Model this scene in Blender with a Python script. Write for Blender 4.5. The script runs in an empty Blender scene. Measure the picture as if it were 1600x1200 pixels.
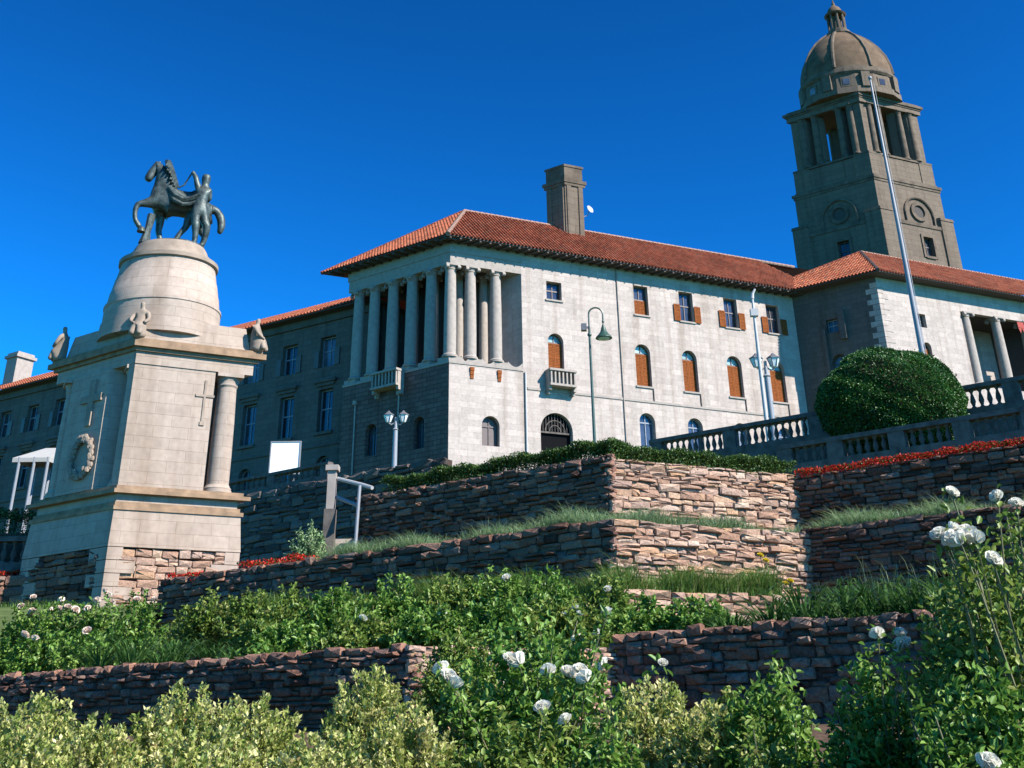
import bpy, math, random
import numpy as np
from mathutils import Vector, Matrix

R = math.radians
col = bpy.context.scene.collection
sc = bpy.context.scene

# ------------------------------------------------------------------ camera
def dirv(az):                       # horizontal unit vector, degrees clockwise from +Y
    a = R(az)
    return Vector((math.sin(a), math.cos(a), 0.0))
EYE = Vector((0.0, 0.0, 1.7))
PITCH, ROLL = 28.196, 0.94
cam_d = bpy.data.cameras.new('camera')
cam_d.sensor_width = 36.0
cam_d.lens = 40.5
cam_d.shift_y = -0.25
cam_d.clip_start = 0.1
cam_d.clip_end = 3000
cam = bpy.data.objects.new('camera', cam_d)
col.objects.link(cam)
fw = Vector((0, math.cos(R(PITCH)), math.sin(R(PITCH))))
rt = Vector((1, 0, 0))
up = rt.cross(fw)
r2 = rt * math.cos(R(ROLL)) - up * math.sin(R(ROLL))
u2 = up * math.cos(R(ROLL)) + rt * math.sin(R(ROLL))
cam.matrix_world = Matrix(((r2.x, u2.x, -fw.x, EYE.x), (r2.y, u2.y, -fw.y, EYE.y), (r2.z, u2.z, -fw.z, EYE.z), (0, 0, 0, 1)))
sc.camera = cam

# ------------------------------------------------------------------ sky, sun, exposure
SUN_AZ, SUN_EL = 121.0, 38.0
world = bpy.data.worlds.new('World')
sc.world = world
world.use_nodes = True
wn = world.node_tree.nodes
wl = world.node_tree.links
sky = wn.new('ShaderNodeTexSky')
sky.sky_type = 'NISHITA'
sky.sun_disc = False
sky.sun_elevation = R(SUN_EL)
sky.sun_rotation = R(SUN_AZ)
sky.altitude = 1500
sky.air_density = 1.0
sky.dust_density = 0.0
sky.ozone_density = 3.0
hs = wn.new('ShaderNodeHueSaturation')
hs.inputs['Saturation'].default_value = 1.0
bg = wn['Background']
bg.inputs['Strength'].default_value = 0.052
wl.new(sky.outputs[0], hs.inputs['Color'])
tint = wn.new('ShaderNodeMix')
tint.data_type = 'RGBA'
tint.blend_type = 'MULTIPLY'
tint.inputs[0].default_value = 1.0
tint.inputs[7].default_value = (0.05, 0.57, 0.74, 1)
gm = wn.new('ShaderNodeGamma')
gm.inputs['Gamma'].default_value = 1.7
wl.new(hs.outputs[0], gm.inputs['Color'])
wl.new(gm.outputs[0], tint.inputs[6])
wl.new(tint.outputs[2], bg.inputs['Color'])
sun_d = bpy.data.lights.new('sun', 'SUN')
sun_d.energy = 5.0
sun_d.angle = R(0.5)
sun_d.color = (1.0, 0.94, 0.85)
sun = bpy.data.objects.new('sun', sun_d)
col.objects.link(sun)
tos = dirv(SUN_AZ) * math.cos(R(SUN_EL)) + Vector((0, 0, math.sin(R(SUN_EL))))
sun.rotation_euler = tos.to_track_quat('Z', 'Y').to_euler()
sun.location = (60, -60, 90)
sc.view_settings.view_transform = 'Standard'
sc.view_settings.look = 'None'
sc.view_settings.exposure = 1.2
sc.view_settings.gamma = 1.0
sc.view_settings.use_curve_mapping = False
sc.cycles.max_bounces = 6
sc.cycles.use_denoising = True

# ------------------------------------------------------------------ materials
def new_mat(name):
    m = bpy.data.materials.new(name)
    m.use_nodes = True
    return m, m.node_tree.nodes, m.node_tree.links, m.node_tree.nodes['Principled BSDF']

def ramp(nd, cols, interp='LINEAR'):
    r = nd.new('ShaderNodeValToRGB')
    el = r.color_ramp.elements
    while len(el) > 1:
        el.remove(el[-1])
    el[0].position = cols[0][0]
    el[0].color = (*cols[0][1], 1)
    for p, c in cols[1:]:
        e = el.new(p)
        e.color = (*c, 1)
    r.color_ramp.interpolation = interp
    return r

def mixc(nd, lk, a, b, fac, mode='MIX'):
    m = nd.new('ShaderNodeMix')
    m.data_type = 'RGBA'
    m.blend_type = mode
    for k, v in ((0, fac), (6, a), (7, b)):
        if isinstance(v, bpy.types.NodeSocket):
            lk.new(v, m.inputs[k])
        elif k == 0:
            m.inputs[0].default_value = v
        else:
            m.inputs[k].default_value = (*v, 1)
    return m.outputs[2]

def plain(name, c, rough=0.6, metal=0.0, var=0.25, scale=6.0, bump=0.0, spec=0.5):
    m, nd, lk, b = new_mat(name)
    tc = nd.new('ShaderNodeTexCoord')
    no = nd.new('ShaderNodeTexNoise')
    no.inputs['Scale'].default_value = scale
    no.inputs['Detail'].default_value = 6
    lk.new(tc.outputs['Object'], no.inputs['Vector'])
    rr = ramp(nd, [(0.25, tuple(x * (1 - var) for x in c)), (0.75, tuple(min(1, x * (1 + var)) for x in c))])
    lk.new(no.outputs['Fac'], rr.inputs['Fac'])
    lk.new(rr.outputs['Color'], b.inputs['Base Color'])
    b.inputs['Roughness'].default_value = rough
    b.inputs['Metallic'].default_value = metal
    b.inputs['Specular IOR Level'].default_value = spec
    if bump:
        bp = nd.new('ShaderNodeBump')
        bp.inputs['Strength'].default_value = bump
        bp.inputs['Distance'].default_value = 0.05
        lk.new(no.outputs['Fac'], bp.inputs['Height'])
        lk.new(bp.outputs[0], b.inputs['Normal'])
    return m

def ashlar(name, c, joint, bw, bh, var=0.14, stain=0.3, stain_col=(0.16, 0.12, 0.10), mortar=0.012, bump=0.5, rough=0.85, contrast=0.12):
    """dressed stone laid in courses; uses the (metres along, height) UV map"""
    m, nd, lk, b = new_mat(name)
    uv = nd.new('ShaderNodeUVMap')
    br = nd.new('ShaderNodeTexBrick')
    br.inputs['Scale'].default_value = 1.0
    br.inputs['Brick Width'].default_value = bw
    br.inputs['Row Height'].default_value = bh
    br.inputs['Mortar Size'].default_value = mortar
    br.inputs['Mortar Smooth'].default_value = 0.3
    br.inputs['Color1'].default_value = (*[x * (1 + contrast) for x in c], 1)
    br.inputs['Color2'].default_value = (*[x * (1 - contrast) for x in c], 1)
    br.inputs['Mortar'].default_value = (*joint, 1)
    lk.new(uv.outputs[0], br.inputs['Vector'])
    tc = nd.new('ShaderNodeTexCoord')
    n1 = nd.new('ShaderNodeTexNoise')
    n1.inputs['Scale'].default_value = 0.35
    n1.inputs['Detail'].default_value = 8
    n1.inputs['Roughness'].default_value = 0.65
    mp = nd.new('ShaderNodeMapping')
    mp.inputs['Scale'].default_value = (1, 1, 0.35)
    lk.new(tc.outputs['Object'], mp.inputs['Vector'])
    lk.new(mp.outputs[0], n1.inputs['Vector'])
    rr = ramp(nd, [(0.45, (0, 0, 0)), (0.78, (stain, stain, stain))])
    lk.new(n1.outputs['Fac'], rr.inputs['Fac'])
    c1 = mixc(nd, lk, br.outputs['Color'], stain_col, rr.outputs['Color'])
    n2 = nd.new('ShaderNodeTexNoise')
    n2.inputs['Scale'].default_value = 5.0
    n2.inputs['Detail'].default_value = 9
    lk.new(tc.outputs['Object'], n2.inputs['Vector'])
    r2_ = ramp(nd, [(0.3, (1 - var,) * 3), (0.7, (1 + var * 0.4,) * 3)])
    lk.new(n2.outputs['Fac'], r2_.inputs['Fac'])
    c2 = mixc(nd, lk, c1, r2_.outputs['Color'], 1.0, 'MULTIPLY')
    mp3 = nd.new('ShaderNodeMapping')
    mp3.inputs['Scale'].default_value = (1.6, 1.6, 0.09)
    lk.new(tc.outputs['Object'], mp3.inputs['Vector'])
    n3 = nd.new('ShaderNodeTexNoise')
    n3.inputs['Scale'].default_value = 1.0
    n3.inputs['Detail'].default_value = 5
    lk.new(mp3.outputs[0], n3.inputs['Vector'])
    r3_ = ramp(nd, [(0.5, (1, 1, 1)), (0.75, (0.72, 0.68, 0.64))])
    lk.new(n3.outputs['Fac'], r3_.inputs['Fac'])
    c2 = mixc(nd, lk, c2, r3_.outputs['Color'], 1.0, 'MULTIPLY')
    lk.new(c2, b.inputs['Base Color'])
    b.inputs['Roughness'].default_value = rough
    b.inputs['Specular IOR Level'].default_value = 0.25
    ad = nd.new('ShaderNodeMath')
    ad.operation = 'MULTIPLY_ADD'
    ad.inputs[1].default_value = 0.4
    iv = nd.new('ShaderNodeMath')
    iv.operation = 'SUBTRACT'
    iv.inputs[0].default_value = 1.0
    lk.new(br.outputs['Fac'], iv.inputs[1])
    lk.new(n2.outputs['Fac'], ad.inputs[0])
    lk.new(iv.outputs[0], ad.inputs[2])
    bp = nd.new('ShaderNodeBump')
    bp.inputs['Strength'].default_value = bump
    bp.inputs['Distance'].default_value = 0.03
    lk.new(ad.outputs[0], bp.inputs['Height'])
    lk.new(bp.outputs[0], b.inputs['Normal'])
    return m

def rubble_mat(name, cols, rough=0.9, bump=0.8):
    m, nd, lk, b = new_mat(name)
    oi = nd.new('ShaderNodeObjectInfo')
    r = ramp(nd, cols)
    lk.new(oi.outputs['Random'], r.inputs['Fac'])
    tc = nd.new('ShaderNodeTexCoord')
    ge = nd.new('ShaderNodeNewGeometry')
    n = nd.new('ShaderNodeTexNoise')
    n.inputs['Scale'].default_value = 22
    n.inputs['Detail'].default_value = 8
    n.inputs['Roughness'].default_value = 0.7
    lk.new(ge.outputs['Position'], n.inputs['Vector'])
    rr = ramp(nd, [(0.28, (0.45, 0.42, 0.4)), (0.5, (1, 1, 1)), (0.72, (1.5, 1.45, 1.4))])
    lk.new(n.outputs['Fac'], rr.inputs['Fac'])
    c = mixc(nd, lk, r.outputs['Color'], rr.outputs['Color'], 1.0, 'MULTIPLY')
    lk.new(c, b.inputs['Base Color'])
    b.inputs['Roughness'].default_value = rough
    b.inputs['Specular IOR Level'].default_value = 0.2
    bp = nd.new('ShaderNodeBump')
    bp.inputs['Strength'].default_value = bump
    bp.inputs['Distance'].default_value = 0.03
    lk.new(n.outputs['Fac'], bp.inputs['Height'])
    lk.new(bp.outputs[0], b.inputs['Normal'])
    return m

def leaf_mat(name, cols, trans=0.35, rough=0.45):
    m, nd, lk, b = new_mat(name)
    at = nd.new('ShaderNodeAttribute')
    at.attribute_name = 'rnd'
    r = ramp(nd, cols)
    lk.new(at.outputs['Fac'], r.inputs['Fac'])
    lk.new(r.outputs['Color'], b.inputs['Base Color'])
    b.inputs['Roughness'].default_value = rough
    b.inputs['Specular IOR Level'].default_value = 0.35
    tr = nd.new('ShaderNodeBsdfTranslucent')
    lk.new(r.outputs['Color'], tr.inputs['Color'])
    mx = nd.new('ShaderNodeMixShader')
    mx.inputs[0].default_value = trans
    lk.new(b.outputs[0], mx.inputs[1])
    lk.new(tr.outputs[0], mx.inputs[2])
    lk.new(mx.outputs[0], nd['Material Output'].inputs['Surface'])
    return m

M = {}
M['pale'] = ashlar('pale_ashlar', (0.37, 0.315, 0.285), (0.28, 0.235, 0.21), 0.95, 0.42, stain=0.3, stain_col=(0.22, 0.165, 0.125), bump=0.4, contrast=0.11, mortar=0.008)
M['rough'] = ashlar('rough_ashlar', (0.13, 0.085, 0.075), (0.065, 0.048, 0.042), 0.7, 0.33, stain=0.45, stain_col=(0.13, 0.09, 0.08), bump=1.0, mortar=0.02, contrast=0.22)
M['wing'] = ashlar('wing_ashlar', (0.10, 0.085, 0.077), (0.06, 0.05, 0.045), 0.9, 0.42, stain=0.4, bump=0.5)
M['tower'] = ashlar('tower_ashlar', (0.135, 0.103, 0.076), (0.066, 0.05, 0.037), 1.3, 0.62, stain=0.65, stain_col=(0.10, 0.075, 0.06), bump=0.5, contrast=0.08)
M['trim'] = plain('stone_trim', (0.275, 0.238, 0.212), 0.85, var=0.16, scale=3.0, bump=0.15, spec=0.2)
M['tower_trim'] = plain('weathered_trim', (0.105, 0.08, 0.06), 0.9, var=0.45, scale=1.2, bump=0.2, spec=0.2)
M['dome'] = plain('dome_stone', (0.105, 0.07, 0.045), 0.9, var=0.4, scale=0.9, bump=0.3, spec=0.2)
M['monument'] = ashlar('memorial_stone', (0.335, 0.272, 0.226), (0.2, 0.155, 0.12), 1.1, 0.36, stain=0.35, stain_col=(0.33, 0.22, 0.14), bump=0.35, mortar=0.006, contrast=0.06)
M['mon_trim'] = plain('memorial_trim', (0.24, 0.19, 0.15), 0.85, var=0.28, scale=2.2, bump=0.2, spec=0.2)
M['band'] = plain('ochre_band', (0.235, 0.155, 0.098), 0.88, var=0.35, scale=3.0, bump=0.2, spec=0.2)
M['balus'] = plain('weathered_balustrade', (0.10, 0.086, 0.078), 0.9, var=0.45, scale=3.5, bump=0.3, spec=0.2)
M['rubble'] = rubble_mat('red_brown_rubble', [(0, (0.055, 0.03, 0.023)), (0.2, (0.15, 0.075, 0.052)), (0.4, (0.22, 0.115, 0.08)), (0.55, (0.10, 0.07, 0.062)), (0.72, (0.26, 0.135, 0.09)), (0.86, (0.19, 0.135, 0.11)), (1, (0.08, 0.043, 0.034))])  # darker copy of the rubble for shaded faces, shade put into the colour
M['rubble_pale'] = rubble_mat('pinkish_rubble', [(0, (0.22, 0.13, 0.09)), (0.25, (0.31, 0.195, 0.14)), (0.45, (0.35, 0.245, 0.185)), (0.6, (0.25, 0.17, 0.135)), (0.75, (0.36, 0.215, 0.125)), (0.9, (0.40, 0.31, 0.245)), (1, (0.28, 0.18, 0.14))], bump=0.5)  # lighter, pinker copy for sunlit faces, sunlight put into the colour
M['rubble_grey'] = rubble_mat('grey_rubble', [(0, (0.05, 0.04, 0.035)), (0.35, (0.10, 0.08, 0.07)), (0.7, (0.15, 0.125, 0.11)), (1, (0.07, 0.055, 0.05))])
M['mortar_pale'] = plain('pinkish_mortar', (0.15, 0.10, 0.075), 1.0, var=0.4, scale=20, bump=0.4, spec=0.1)  # paler joints for the sunlit copy, light painted into the mortar
M['mortar'] = plain('dark_mortar', (0.05, 0.035, 0.03), 1.0, var=0.5, scale=20, bump=0.4, spec=0.1)
M['tile'] = None
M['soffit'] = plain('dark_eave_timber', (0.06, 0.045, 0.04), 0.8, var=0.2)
M['hipcap'] = plain('pale_hip_cap', (0.24, 0.15, 0.115), 0.85, var=0.2, scale=5)
M['wood'] = plain('orange_brown_wood', (0.19, 0.056, 0.015), 0.8, var=0.3, scale=8, spec=0.1)
M['dkwood'] = plain('dark_window_frame', (0.075, 0.05, 0.045), 0.5, var=0.2)
M['winframe'] = plain('grey_blue_window_frame', (0.16, 0.18, 0.22), 0.5, var=0.2)
M['iron'] = plain('black_iron', (0.02, 0.02, 0.022), 0.5, var=0.2)
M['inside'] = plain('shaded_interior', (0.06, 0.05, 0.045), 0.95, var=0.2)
M['green_paint'] = plain('dark_green_paint', (0.025, 0.06, 0.045), 0.4, var=0.15)
M['grey_paint'] = plain('grey_box_paint', (0.10, 0.10, 0.11), 0.5)
M['white_paint'] = plain('white_paint', (0.34, 0.34, 0.34), 0.45, var=0.05)
M['silver_paint'] = plain('silver_grey_paint', (0.2, 0.21, 0.23), 0.4, var=0.08)
M['white_board'] = plain('white_board', (0.8, 0.8, 0.78), 0.7, var=0.02)
M['canvas'] = plain('white_canvas', (0.3, 0.3, 0.29), 0.8, var=0.06)
M['bronze'] = plain('verdigris_bronze', (0.048, 0.064, 0.06), 0.5, metal=0.35, var=0.75, scale=5.0, bump=0.5)
M['lampglass'] = plain('frosted_lamp_glass', (0.6, 0.66, 0.68), 0.25, var=0.05)
M['soil'] = plain('garden_soil', (0.075, 0.05, 0.035), 1.0, var=0.4, scale=9, bump=0.6, spec=0.1)
M['turf'] = plain('rough_turf', (0.06, 0.085, 0.03), 1.0, var=0.4, scale=4, bump=0.5, spec=0.1)
M['paving'] = plain('stone_paving', (0.34, 0.29, 0.25), 0.9, var=0.2, scale=2)
M['petal'] = plain('white_petal', (0.74, 0.73, 0.68), 0.6, var=0.1, scale=18, spec=0.2)
M['petal_pink'] = plain('cream_petal', (0.72, 0.58, 0.48), 0.6, var=0.08, spec=0.2)
M['petal_yellow'] = plain('yellow_petal', (0.75, 0.6, 0.06), 0.6, var=0.08, spec=0.2)
M['stem'] = plain('green_brown_stem', (0.10, 0.10, 0.045), 0.7, var=0.3, scale=15)

def glass_mat(name, c, rough=0.12):
    m, nd, lk, b = new_mat(name)
    tc = nd.new('ShaderNodeTexCoord')
    n = nd.new('ShaderNodeTexNoise')
    n.inputs['Scale'].default_value = 0.8
    lk.new(tc.outputs['Object'], n.inputs['Vector'])
    r = ramp(nd, [(0.35, tuple(x * 0.6 for x in c)), (0.65, tuple(x * 1.3 for x in c))])
    lk.new(n.outputs['Fac'], r.inputs['Fac'])
    oi = nd.new('ShaderNodeObjectInfo')
    r3 = ramp(nd, [(0.0, (0.5, 0.5, 0.5)), (0.6, (1.2, 1.2, 1.2)), (0.85, (3.0, 3.0, 2.9)), (1, (5, 5, 4.6))])  # some panes paler: whitish reflections painted into the glass colour
    lk.new(oi.outputs['Random'], r3.inputs['Fac'])
    lk.new(mixc(nd, lk, r.outputs['Color'], r3.outputs['Color'], 1.0, 'MULTIPLY'), b.inputs['Base Color'])
    b.inputs['Roughness'].default_value = rough
    b.inputs['Specular IOR Level'].default_value = 0.8
    return m
M['glass'] = glass_mat('dark_window_glass', (0.03, 0.035, 0.045))
M['fanglass'] = glass_mat('pale_green_fanlight_glass', (0.22, 0.33, 0.31), 0.25)  # teal reflection painted in as the fanlight's base colour

def tile_mat():
    m, nd, lk, b = new_mat('red_clay_tile')
    at = nd.new('ShaderNodeAttribute')
    at.attribute_name = 'rnd'
    r = ramp(nd, [(0, (0.20, 0.056, 0.03)), (0.4, (0.285, 0.085, 0.045)), (0.75, (0.335, 0.112, 0.06)), (0.92, (0.24, 0.10, 0.06)), (1, (0.15, 0.06, 0.04))])
    lk.new(at.outputs['Fac'], r.inputs['Fac'])
    tc = nd.new('ShaderNodeTexCoord')
    n = nd.new('ShaderNodeTexNoise')
    n.inputs['Scale'].default_value = 0.5
    n.inputs['Detail'].default_value = 6
    lk.new(tc.outputs['Object'], n.inputs['Vector'])
    rr = ramp(nd, [(0.3, (0.75, 0.72, 0.7)), (0.7, (1.12, 1.1, 1.1))])
    lk.new(n.outputs['Fac'], rr.inputs['Fac'])
    lk.new(mixc(nd, lk, r.outputs['Color'], rr.outputs['Color'], 1.0, 'MULTIPLY'), b.inputs['Base Color'])
    b.inputs['Roughness'].default_value = 0.85
    b.inputs['Specular IOR Level'].default_value = 0.2
    return m
M['tile'] = tile_mat()
M['leaf_rose'] = leaf_mat('rose_leaf', [(0, (0.035, 0.09, 0.016)), (0.4, (0.10, 0.21, 0.033)), (0.75, (0.19, 0.31, 0.06)), (0.95, (0.27, 0.34, 0.10)), (1, (0.24, 0.17, 0.08))])
M['leaf_yellow'] = leaf_mat('yellow_green_leaf', [(0, (0.06, 0.11, 0.02)), (0.25, (0.17, 0.235, 0.045)), (0.55, (0.37, 0.385, 0.11)), (0.9, (0.58, 0.545, 0.26)), (1, (0.36, 0.2, 0.09))])
M['leaf_olive'] = leaf_mat('olive_leaf', [(0, (0.05, 0.10, 0.018)), (0.4, (0.125, 0.205, 0.036)), (0.8, (0.24, 0.30, 0.07)), (1, (0.30, 0.27, 0.11))])
M['leaf_hedge'] = leaf_mat('hedge_leaf', [(0, (0.018, 0.045, 0.012)), (0.5, (0.05, 0.11, 0.022)), (1, (0.11, 0.18, 0.04))], 0.25)
M['leaf_topiary'] = leaf_mat('topiary_leaf', [(0, (0.012, 0.045, 0.008)), (0.5, (0.028, 0.10, 0.014)), (1, (0.07, 0.17, 0.03))], 0.15)
M['blade'] = leaf_mat('grass_blade', [(0, (0.04, 0.10, 0.018)), (0.5, (0.11, 0.22, 0.04)), (0.85, (0.20, 0.30, 0.075)), (1, (0.38, 0.34, 0.15))], 0.35)
M['blade_pale'] = leaf_mat('pale_grass_blade', [(0, (0.10, 0.19, 0.08)), (0.5, (0.22, 0.34, 0.16)), (1, (0.38, 0.46, 0.27))], 0.35)
M['strap'] = leaf_mat('strap_leaf', [(0, (0.015, 0.05, 0.012)), (0.5, (0.045, 0.12, 0.025)), (1, (0.10, 0.19, 0.045))], 0.3)
M['red_flower'] = leaf_mat('red_flower', [(0, (0.25, 0.012, 0.008)), (0.6, (0.52, 0.03, 0.015)), (0.74, (0.6, 0.05, 0.02)), (0.78, (0.06, 0.12, 0.03)), (1, (0.05, 0.10, 0.02))], 0.3)

# ------------------------------------------------------------------ builders
ORG = {}                            # world origin of each object
def tag(o, label=None, cat=None, group=None, kind=None):
    if label: o['label'] = label
    if cat: o['category'] = cat
    if group: o['group'] = group
    if kind: o['kind'] = kind
    return o

def thing(name, loc, label, cat, group=None):
    o = bpy.data.objects.new(name, None)
    o.empty_display_size = 0.2
    col.objects.link(o)
    o.location = loc
    ORG[o.name] = Vector(loc)
    return tag(o, label, cat, group)

def link(name, me, parent=None, loc=None, rot=None, scale=None):
    """place a shared mesh at a world location"""
    o = bpy.data.objects.new(name, me)
    col.objects.link(o)
    w = Vector(loc) if loc is not None else (ORG[parent.name] if parent else Vector((0, 0, 0)))
    ORG[o.name] = w
    if parent:
        o.parent = parent
        o.location = w - ORG[parent.name]
    else:
        o.location = w
    if rot is not None: o.rotation_euler = rot
    if scale is not None: o.scale = scale
    return o

class Fr:
    """frame: a along u, b along w, absolute height z"""
    def __init__(s, P, u, w):
        s.P = Vector((P[0], P[1], 0)); s.u = Vector(u); s.w = Vector(w)
    def pt(s, a, b, z):
        p = s.P + s.u * a + s.w * b
        return Vector((p.x, p.y, z))

class MB:
    def __init__(s):
        s.v = []; s.f = []; s.uv = []; s.has_uv = False; s.rnd = None
    def vs(s, pts):
        n = len(s.v); s.v.extend(Vector(p) for p in pts); return n
    def face(s, idx, uv=None):
        s.f.append(tuple(idx)); s.uv.append(uv)
        if uv: s.has_uv = True
    def poly(s, pts, uv=None):
        n = s.vs(pts); s.face(range(n, n + len(pts)), uv)
    def box8(s, p, uvs=None):       # p: bottom 4 (ccw) then top 4
        n = s.vs(p)
        for q in ((0, 3, 2, 1), (4, 5, 6, 7), (0, 1, 5, 4), (1, 2, 6, 5), (2, 3, 7, 6), (3, 0, 4, 7)):
            a, b, c, d = [Vector(p[i]) for i in q]
            if q[0] in (0, 1, 2, 3) and q[2] > 3:
                L = (b - a).length
                off = a.x * 0.71 + a.y * 0.37
                uv = [(off, a.z), (off + L, b.z), (off + L, c.z), (off, d.z)]
            else:
                uv = [(v.x, v.y) for v in (a, b, c, d)]
            s.face([n + i for i in q], uv)
    def fbox(s, fr, a0, a1, b0, b1, z0, z1, taper=0.0):
        t = taper
        s.box8([fr.pt(a0, b0, z0), fr.pt(a1, b0, z0), fr.pt(a1, b1, z0), fr.pt(a0, b1, z0),
                fr.pt(a0 + t, b0 + t, z1), fr.pt(a1 - t, b0 + t, z1), fr.pt(a1 - t, b1 - t, z1), fr.pt(a0 + t, b1 - t, z1)])
    def wbox(s, x0, x1, y0, y1, z0, z1):
        s.fbox(Fr((0, 0), (1, 0, 0), (0, 1, 0)), x0, x1, y0, y1, z0, z1)
    def prism(s, pl, z0, z1, top_only=False):
        n = len(pl)
        b = s.vs([(p[0], p[1], z0) for p in pl]); t = s.vs([(p[0], p[1], z1) for p in pl])
        s.face(range(t, t + n))
        if not top_only: s.face(reversed(range(b, b + n)))
        for i in range(n):
            j = (i + 1) % n
            s.face((b + i, b + j, t + j, t + i))
    def tube(s, pts, rad, n=8, cap=True):
        pts = [Vector(p) for p in pts]
        if not hasattr(rad, '__len__'): rad = [rad] * len(pts)
        prev = None; rings = []
        for i, p in enumerate(pts):
            d = (pts[min(i + 1, len(pts) - 1)] - pts[max(i - 1, 0)])
            d = d.normalized() if d.length > 1e-9 else Vector((0, 0, 1))
            if prev is None:
                x = d.cross(Vector((0, 0, 1)))
                if x.length < 0.05: x = d.cross(Vector((1, 0, 0)))
            else:
                x = prev - d * prev.dot(d)
            x.normalize(); prev = x
            y = d.cross(x)
            rings.append(s.vs([p + (x * math.cos(2 * math.pi * k / n) + y * math.sin(2 * math.pi * k / n)) * rad[i] for k in range(n)]))
        for a, b in zip(rings, rings[1:]):
            for k in range(n):
                s.face((a + k, a + (k + 1) % n, b + (k + 1) % n, b + k))
        if cap:
            s.face(reversed(range(rings[0], rings[0] + n))); s.face(range(rings[-1], rings[-1] + n))
    def lathe(s, c, prof, n=24, a0=0.0, sq=0.0):
        c = Vector(c); rings = []
        for r, z in prof:
            rings.append(s.vs([(c.x + r * math.cos(a0 + 2 * math.pi * k / n), c.y + r * math.sin(a0 + 2 * math.pi * k / n), c.z + z) for k in range(n)]))
        per = 2 * math.pi
        for (a, b), (pa, pb) in zip(zip(rings, rings[1:]), zip(prof, prof[1:])):
            rr = max(pa[0], pb[0], 0.05)
            for k in range(n):
                u0, u1 = k / n * per * rr, (k + 1) / n * per * rr
                s.face((a + k, a + (k + 1) % n, b + (k + 1) % n, b + k), [(u0, pa[1]), (u1, pa[1]), (u1, pb[1] + 1e-4), (u0, pb[1] + 1e-4)])
        s.face(reversed(range(rings[0], rings[0] + n))); s.face(range(rings[-1], rings[-1] + n))
    def ball(s, c, rx, ry, rz, n=12, m=8):
        c = Vector(c); rings = []
        for j in range(1, m):
            t = math.pi * j / m
            rings.append(s.vs([(c.x + rx * math.sin(t) * math.cos(2 * math.pi * k / n), c.y + ry * math.sin(t) * math.sin(2 * math.pi * k / n), c.z - rz * math.cos(t)) for k in range(n)]))
        for a, b in zip(rings, rings[1:]):
            for k in range(n):
                s.face((a + k, a + (k + 1) % n, b + (k + 1) % n, b + k))
        s.face(reversed(range(rings[0], rings[0] + n))); s.face(range(rings[-1], rings[-1] + n))
    def mesh(s, name, m, org=Vector((0, 0, 0)), smooth=False, bevel=None):
        me = bpy.data.meshes.new(name)
        me.from_pydata([v - org for v in s.v], [], s.f)
        if s.has_uv:
            ul = me.uv_layers.new(name='UVMap')
            k = 0
            for f, uv in zip(s.f, s.uv):
                for i in range(len(f)):
                    if uv: ul.data[k].uv = uv[i]
                    k += 1
        if s.rnd is not None:
            at = me.attributes.new('rnd', 'FLOAT', 'FACE')
            at.data.foreach_set('value', s.rnd)
        me.materials.append(m)
        if smooth:
            me.polygons.foreach_set('use_smooth', [True] * len(me.polygons))
            me.set_sharp_from_angle(angle=R(38)) if hasattr(me, 'set_sharp_from_angle') else None
        me.update()
        return me
    def build(s, name, m, parent=None, smooth=False, org=None):
        if org is None: org = ORG[parent.name] if parent else Vector((0, 0, 0))
        me = s.mesh(name, m, Vector(org), smooth)
        return link(name, me, parent, org)

def facade(mb, fr, a0, a1, z0, z1, ops, depth=0.4, arcn=8):
    """wall face at b=0 (b is outward) with real openings (centre, width, sill, crown, arched) and reveals"""
    As = sorted({a0, a1} | {o[0] - o[1] / 2 for o in ops} | {o[0] + o[1] / 2 for o in ops})
    Zs = sorted({z0, z1} | {o[2] for o in ops} | {o[3] for o in ops})
    As = [a for a in As if a0 - 1e-6 <= a <= a1 + 1e-6]; Zs = [z for z in Zs if z0 - 1e-6 <= z <= z1 + 1e-6]
    for i in range(len(As) - 1):
        for j in range(len(Zs) - 1):
            ca, cz = (As[i] + As[i + 1]) / 2, (Zs[j] + Zs[j + 1]) / 2
            if any(abs(ca - o[0]) < o[1] / 2 and o[2] < cz < o[3] for o in ops): continue
            q = [(As[i], Zs[j]), (As[i + 1], Zs[j]), (As[i + 1], Zs[j + 1]), (As[i], Zs[j + 1])]
            mb.poly([fr.pt(a, 0, z) for a, z in q], q)
    for c, w, zb, zt, arch in ops:
        h = w / 2
        if arch:
            zs = zt - h
            arc = [(c + h * math.cos(math.pi * k / (2 * arcn)), zs + h * math.sin(math.pi * k / (2 * arcn))) for k in range(2 * arcn + 1)]
            for k in range(arcn):
                for cx, (p, q) in ((c + h, (arc[k], arc[k + 1])), (c - h, (arc[2 * arcn - k - 1], arc[2 * arcn - k]))):
                    t = [(cx, zt), p, q]
                    mb.poly([fr.pt(a, 0, z) for a, z in t], t)
            out = [(c - h, zb), (c + h, zb)] + arc
        else:
            out = [(c - h, zb), (c + h, zb), (c + h, zt), (c - h, zt)]
        n = len(out)
        for k in range(n):
            p, q = out[k], out[(k + 1) % n]
            mb.poly([fr.pt(p[0], 0, p[1]), fr.pt(q[0], 0, q[1]), fr.pt(q[0], -depth, q[1]), fr.pt(p[0], -depth, p[1])],
                    [(p[0], p[1]), (q[0], q[1]), (q[0] + depth, q[1]), (p[0] + depth, p[1])])

def outline(c, w, zb, zt, arch, arcn=8):
    h = w / 2
    if not arch: return [(c - h, zb), (c + h, zb), (c + h, zt), (c - h, zt)]
    return [(c - h, zb), (c + h, zb)] + [(c + h * math.cos(math.pi * k / (2 * arcn)), zt - h + h * math.sin(math.pi * k / (2 * arcn))) for k in range(2 * arcn + 1)]

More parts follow.
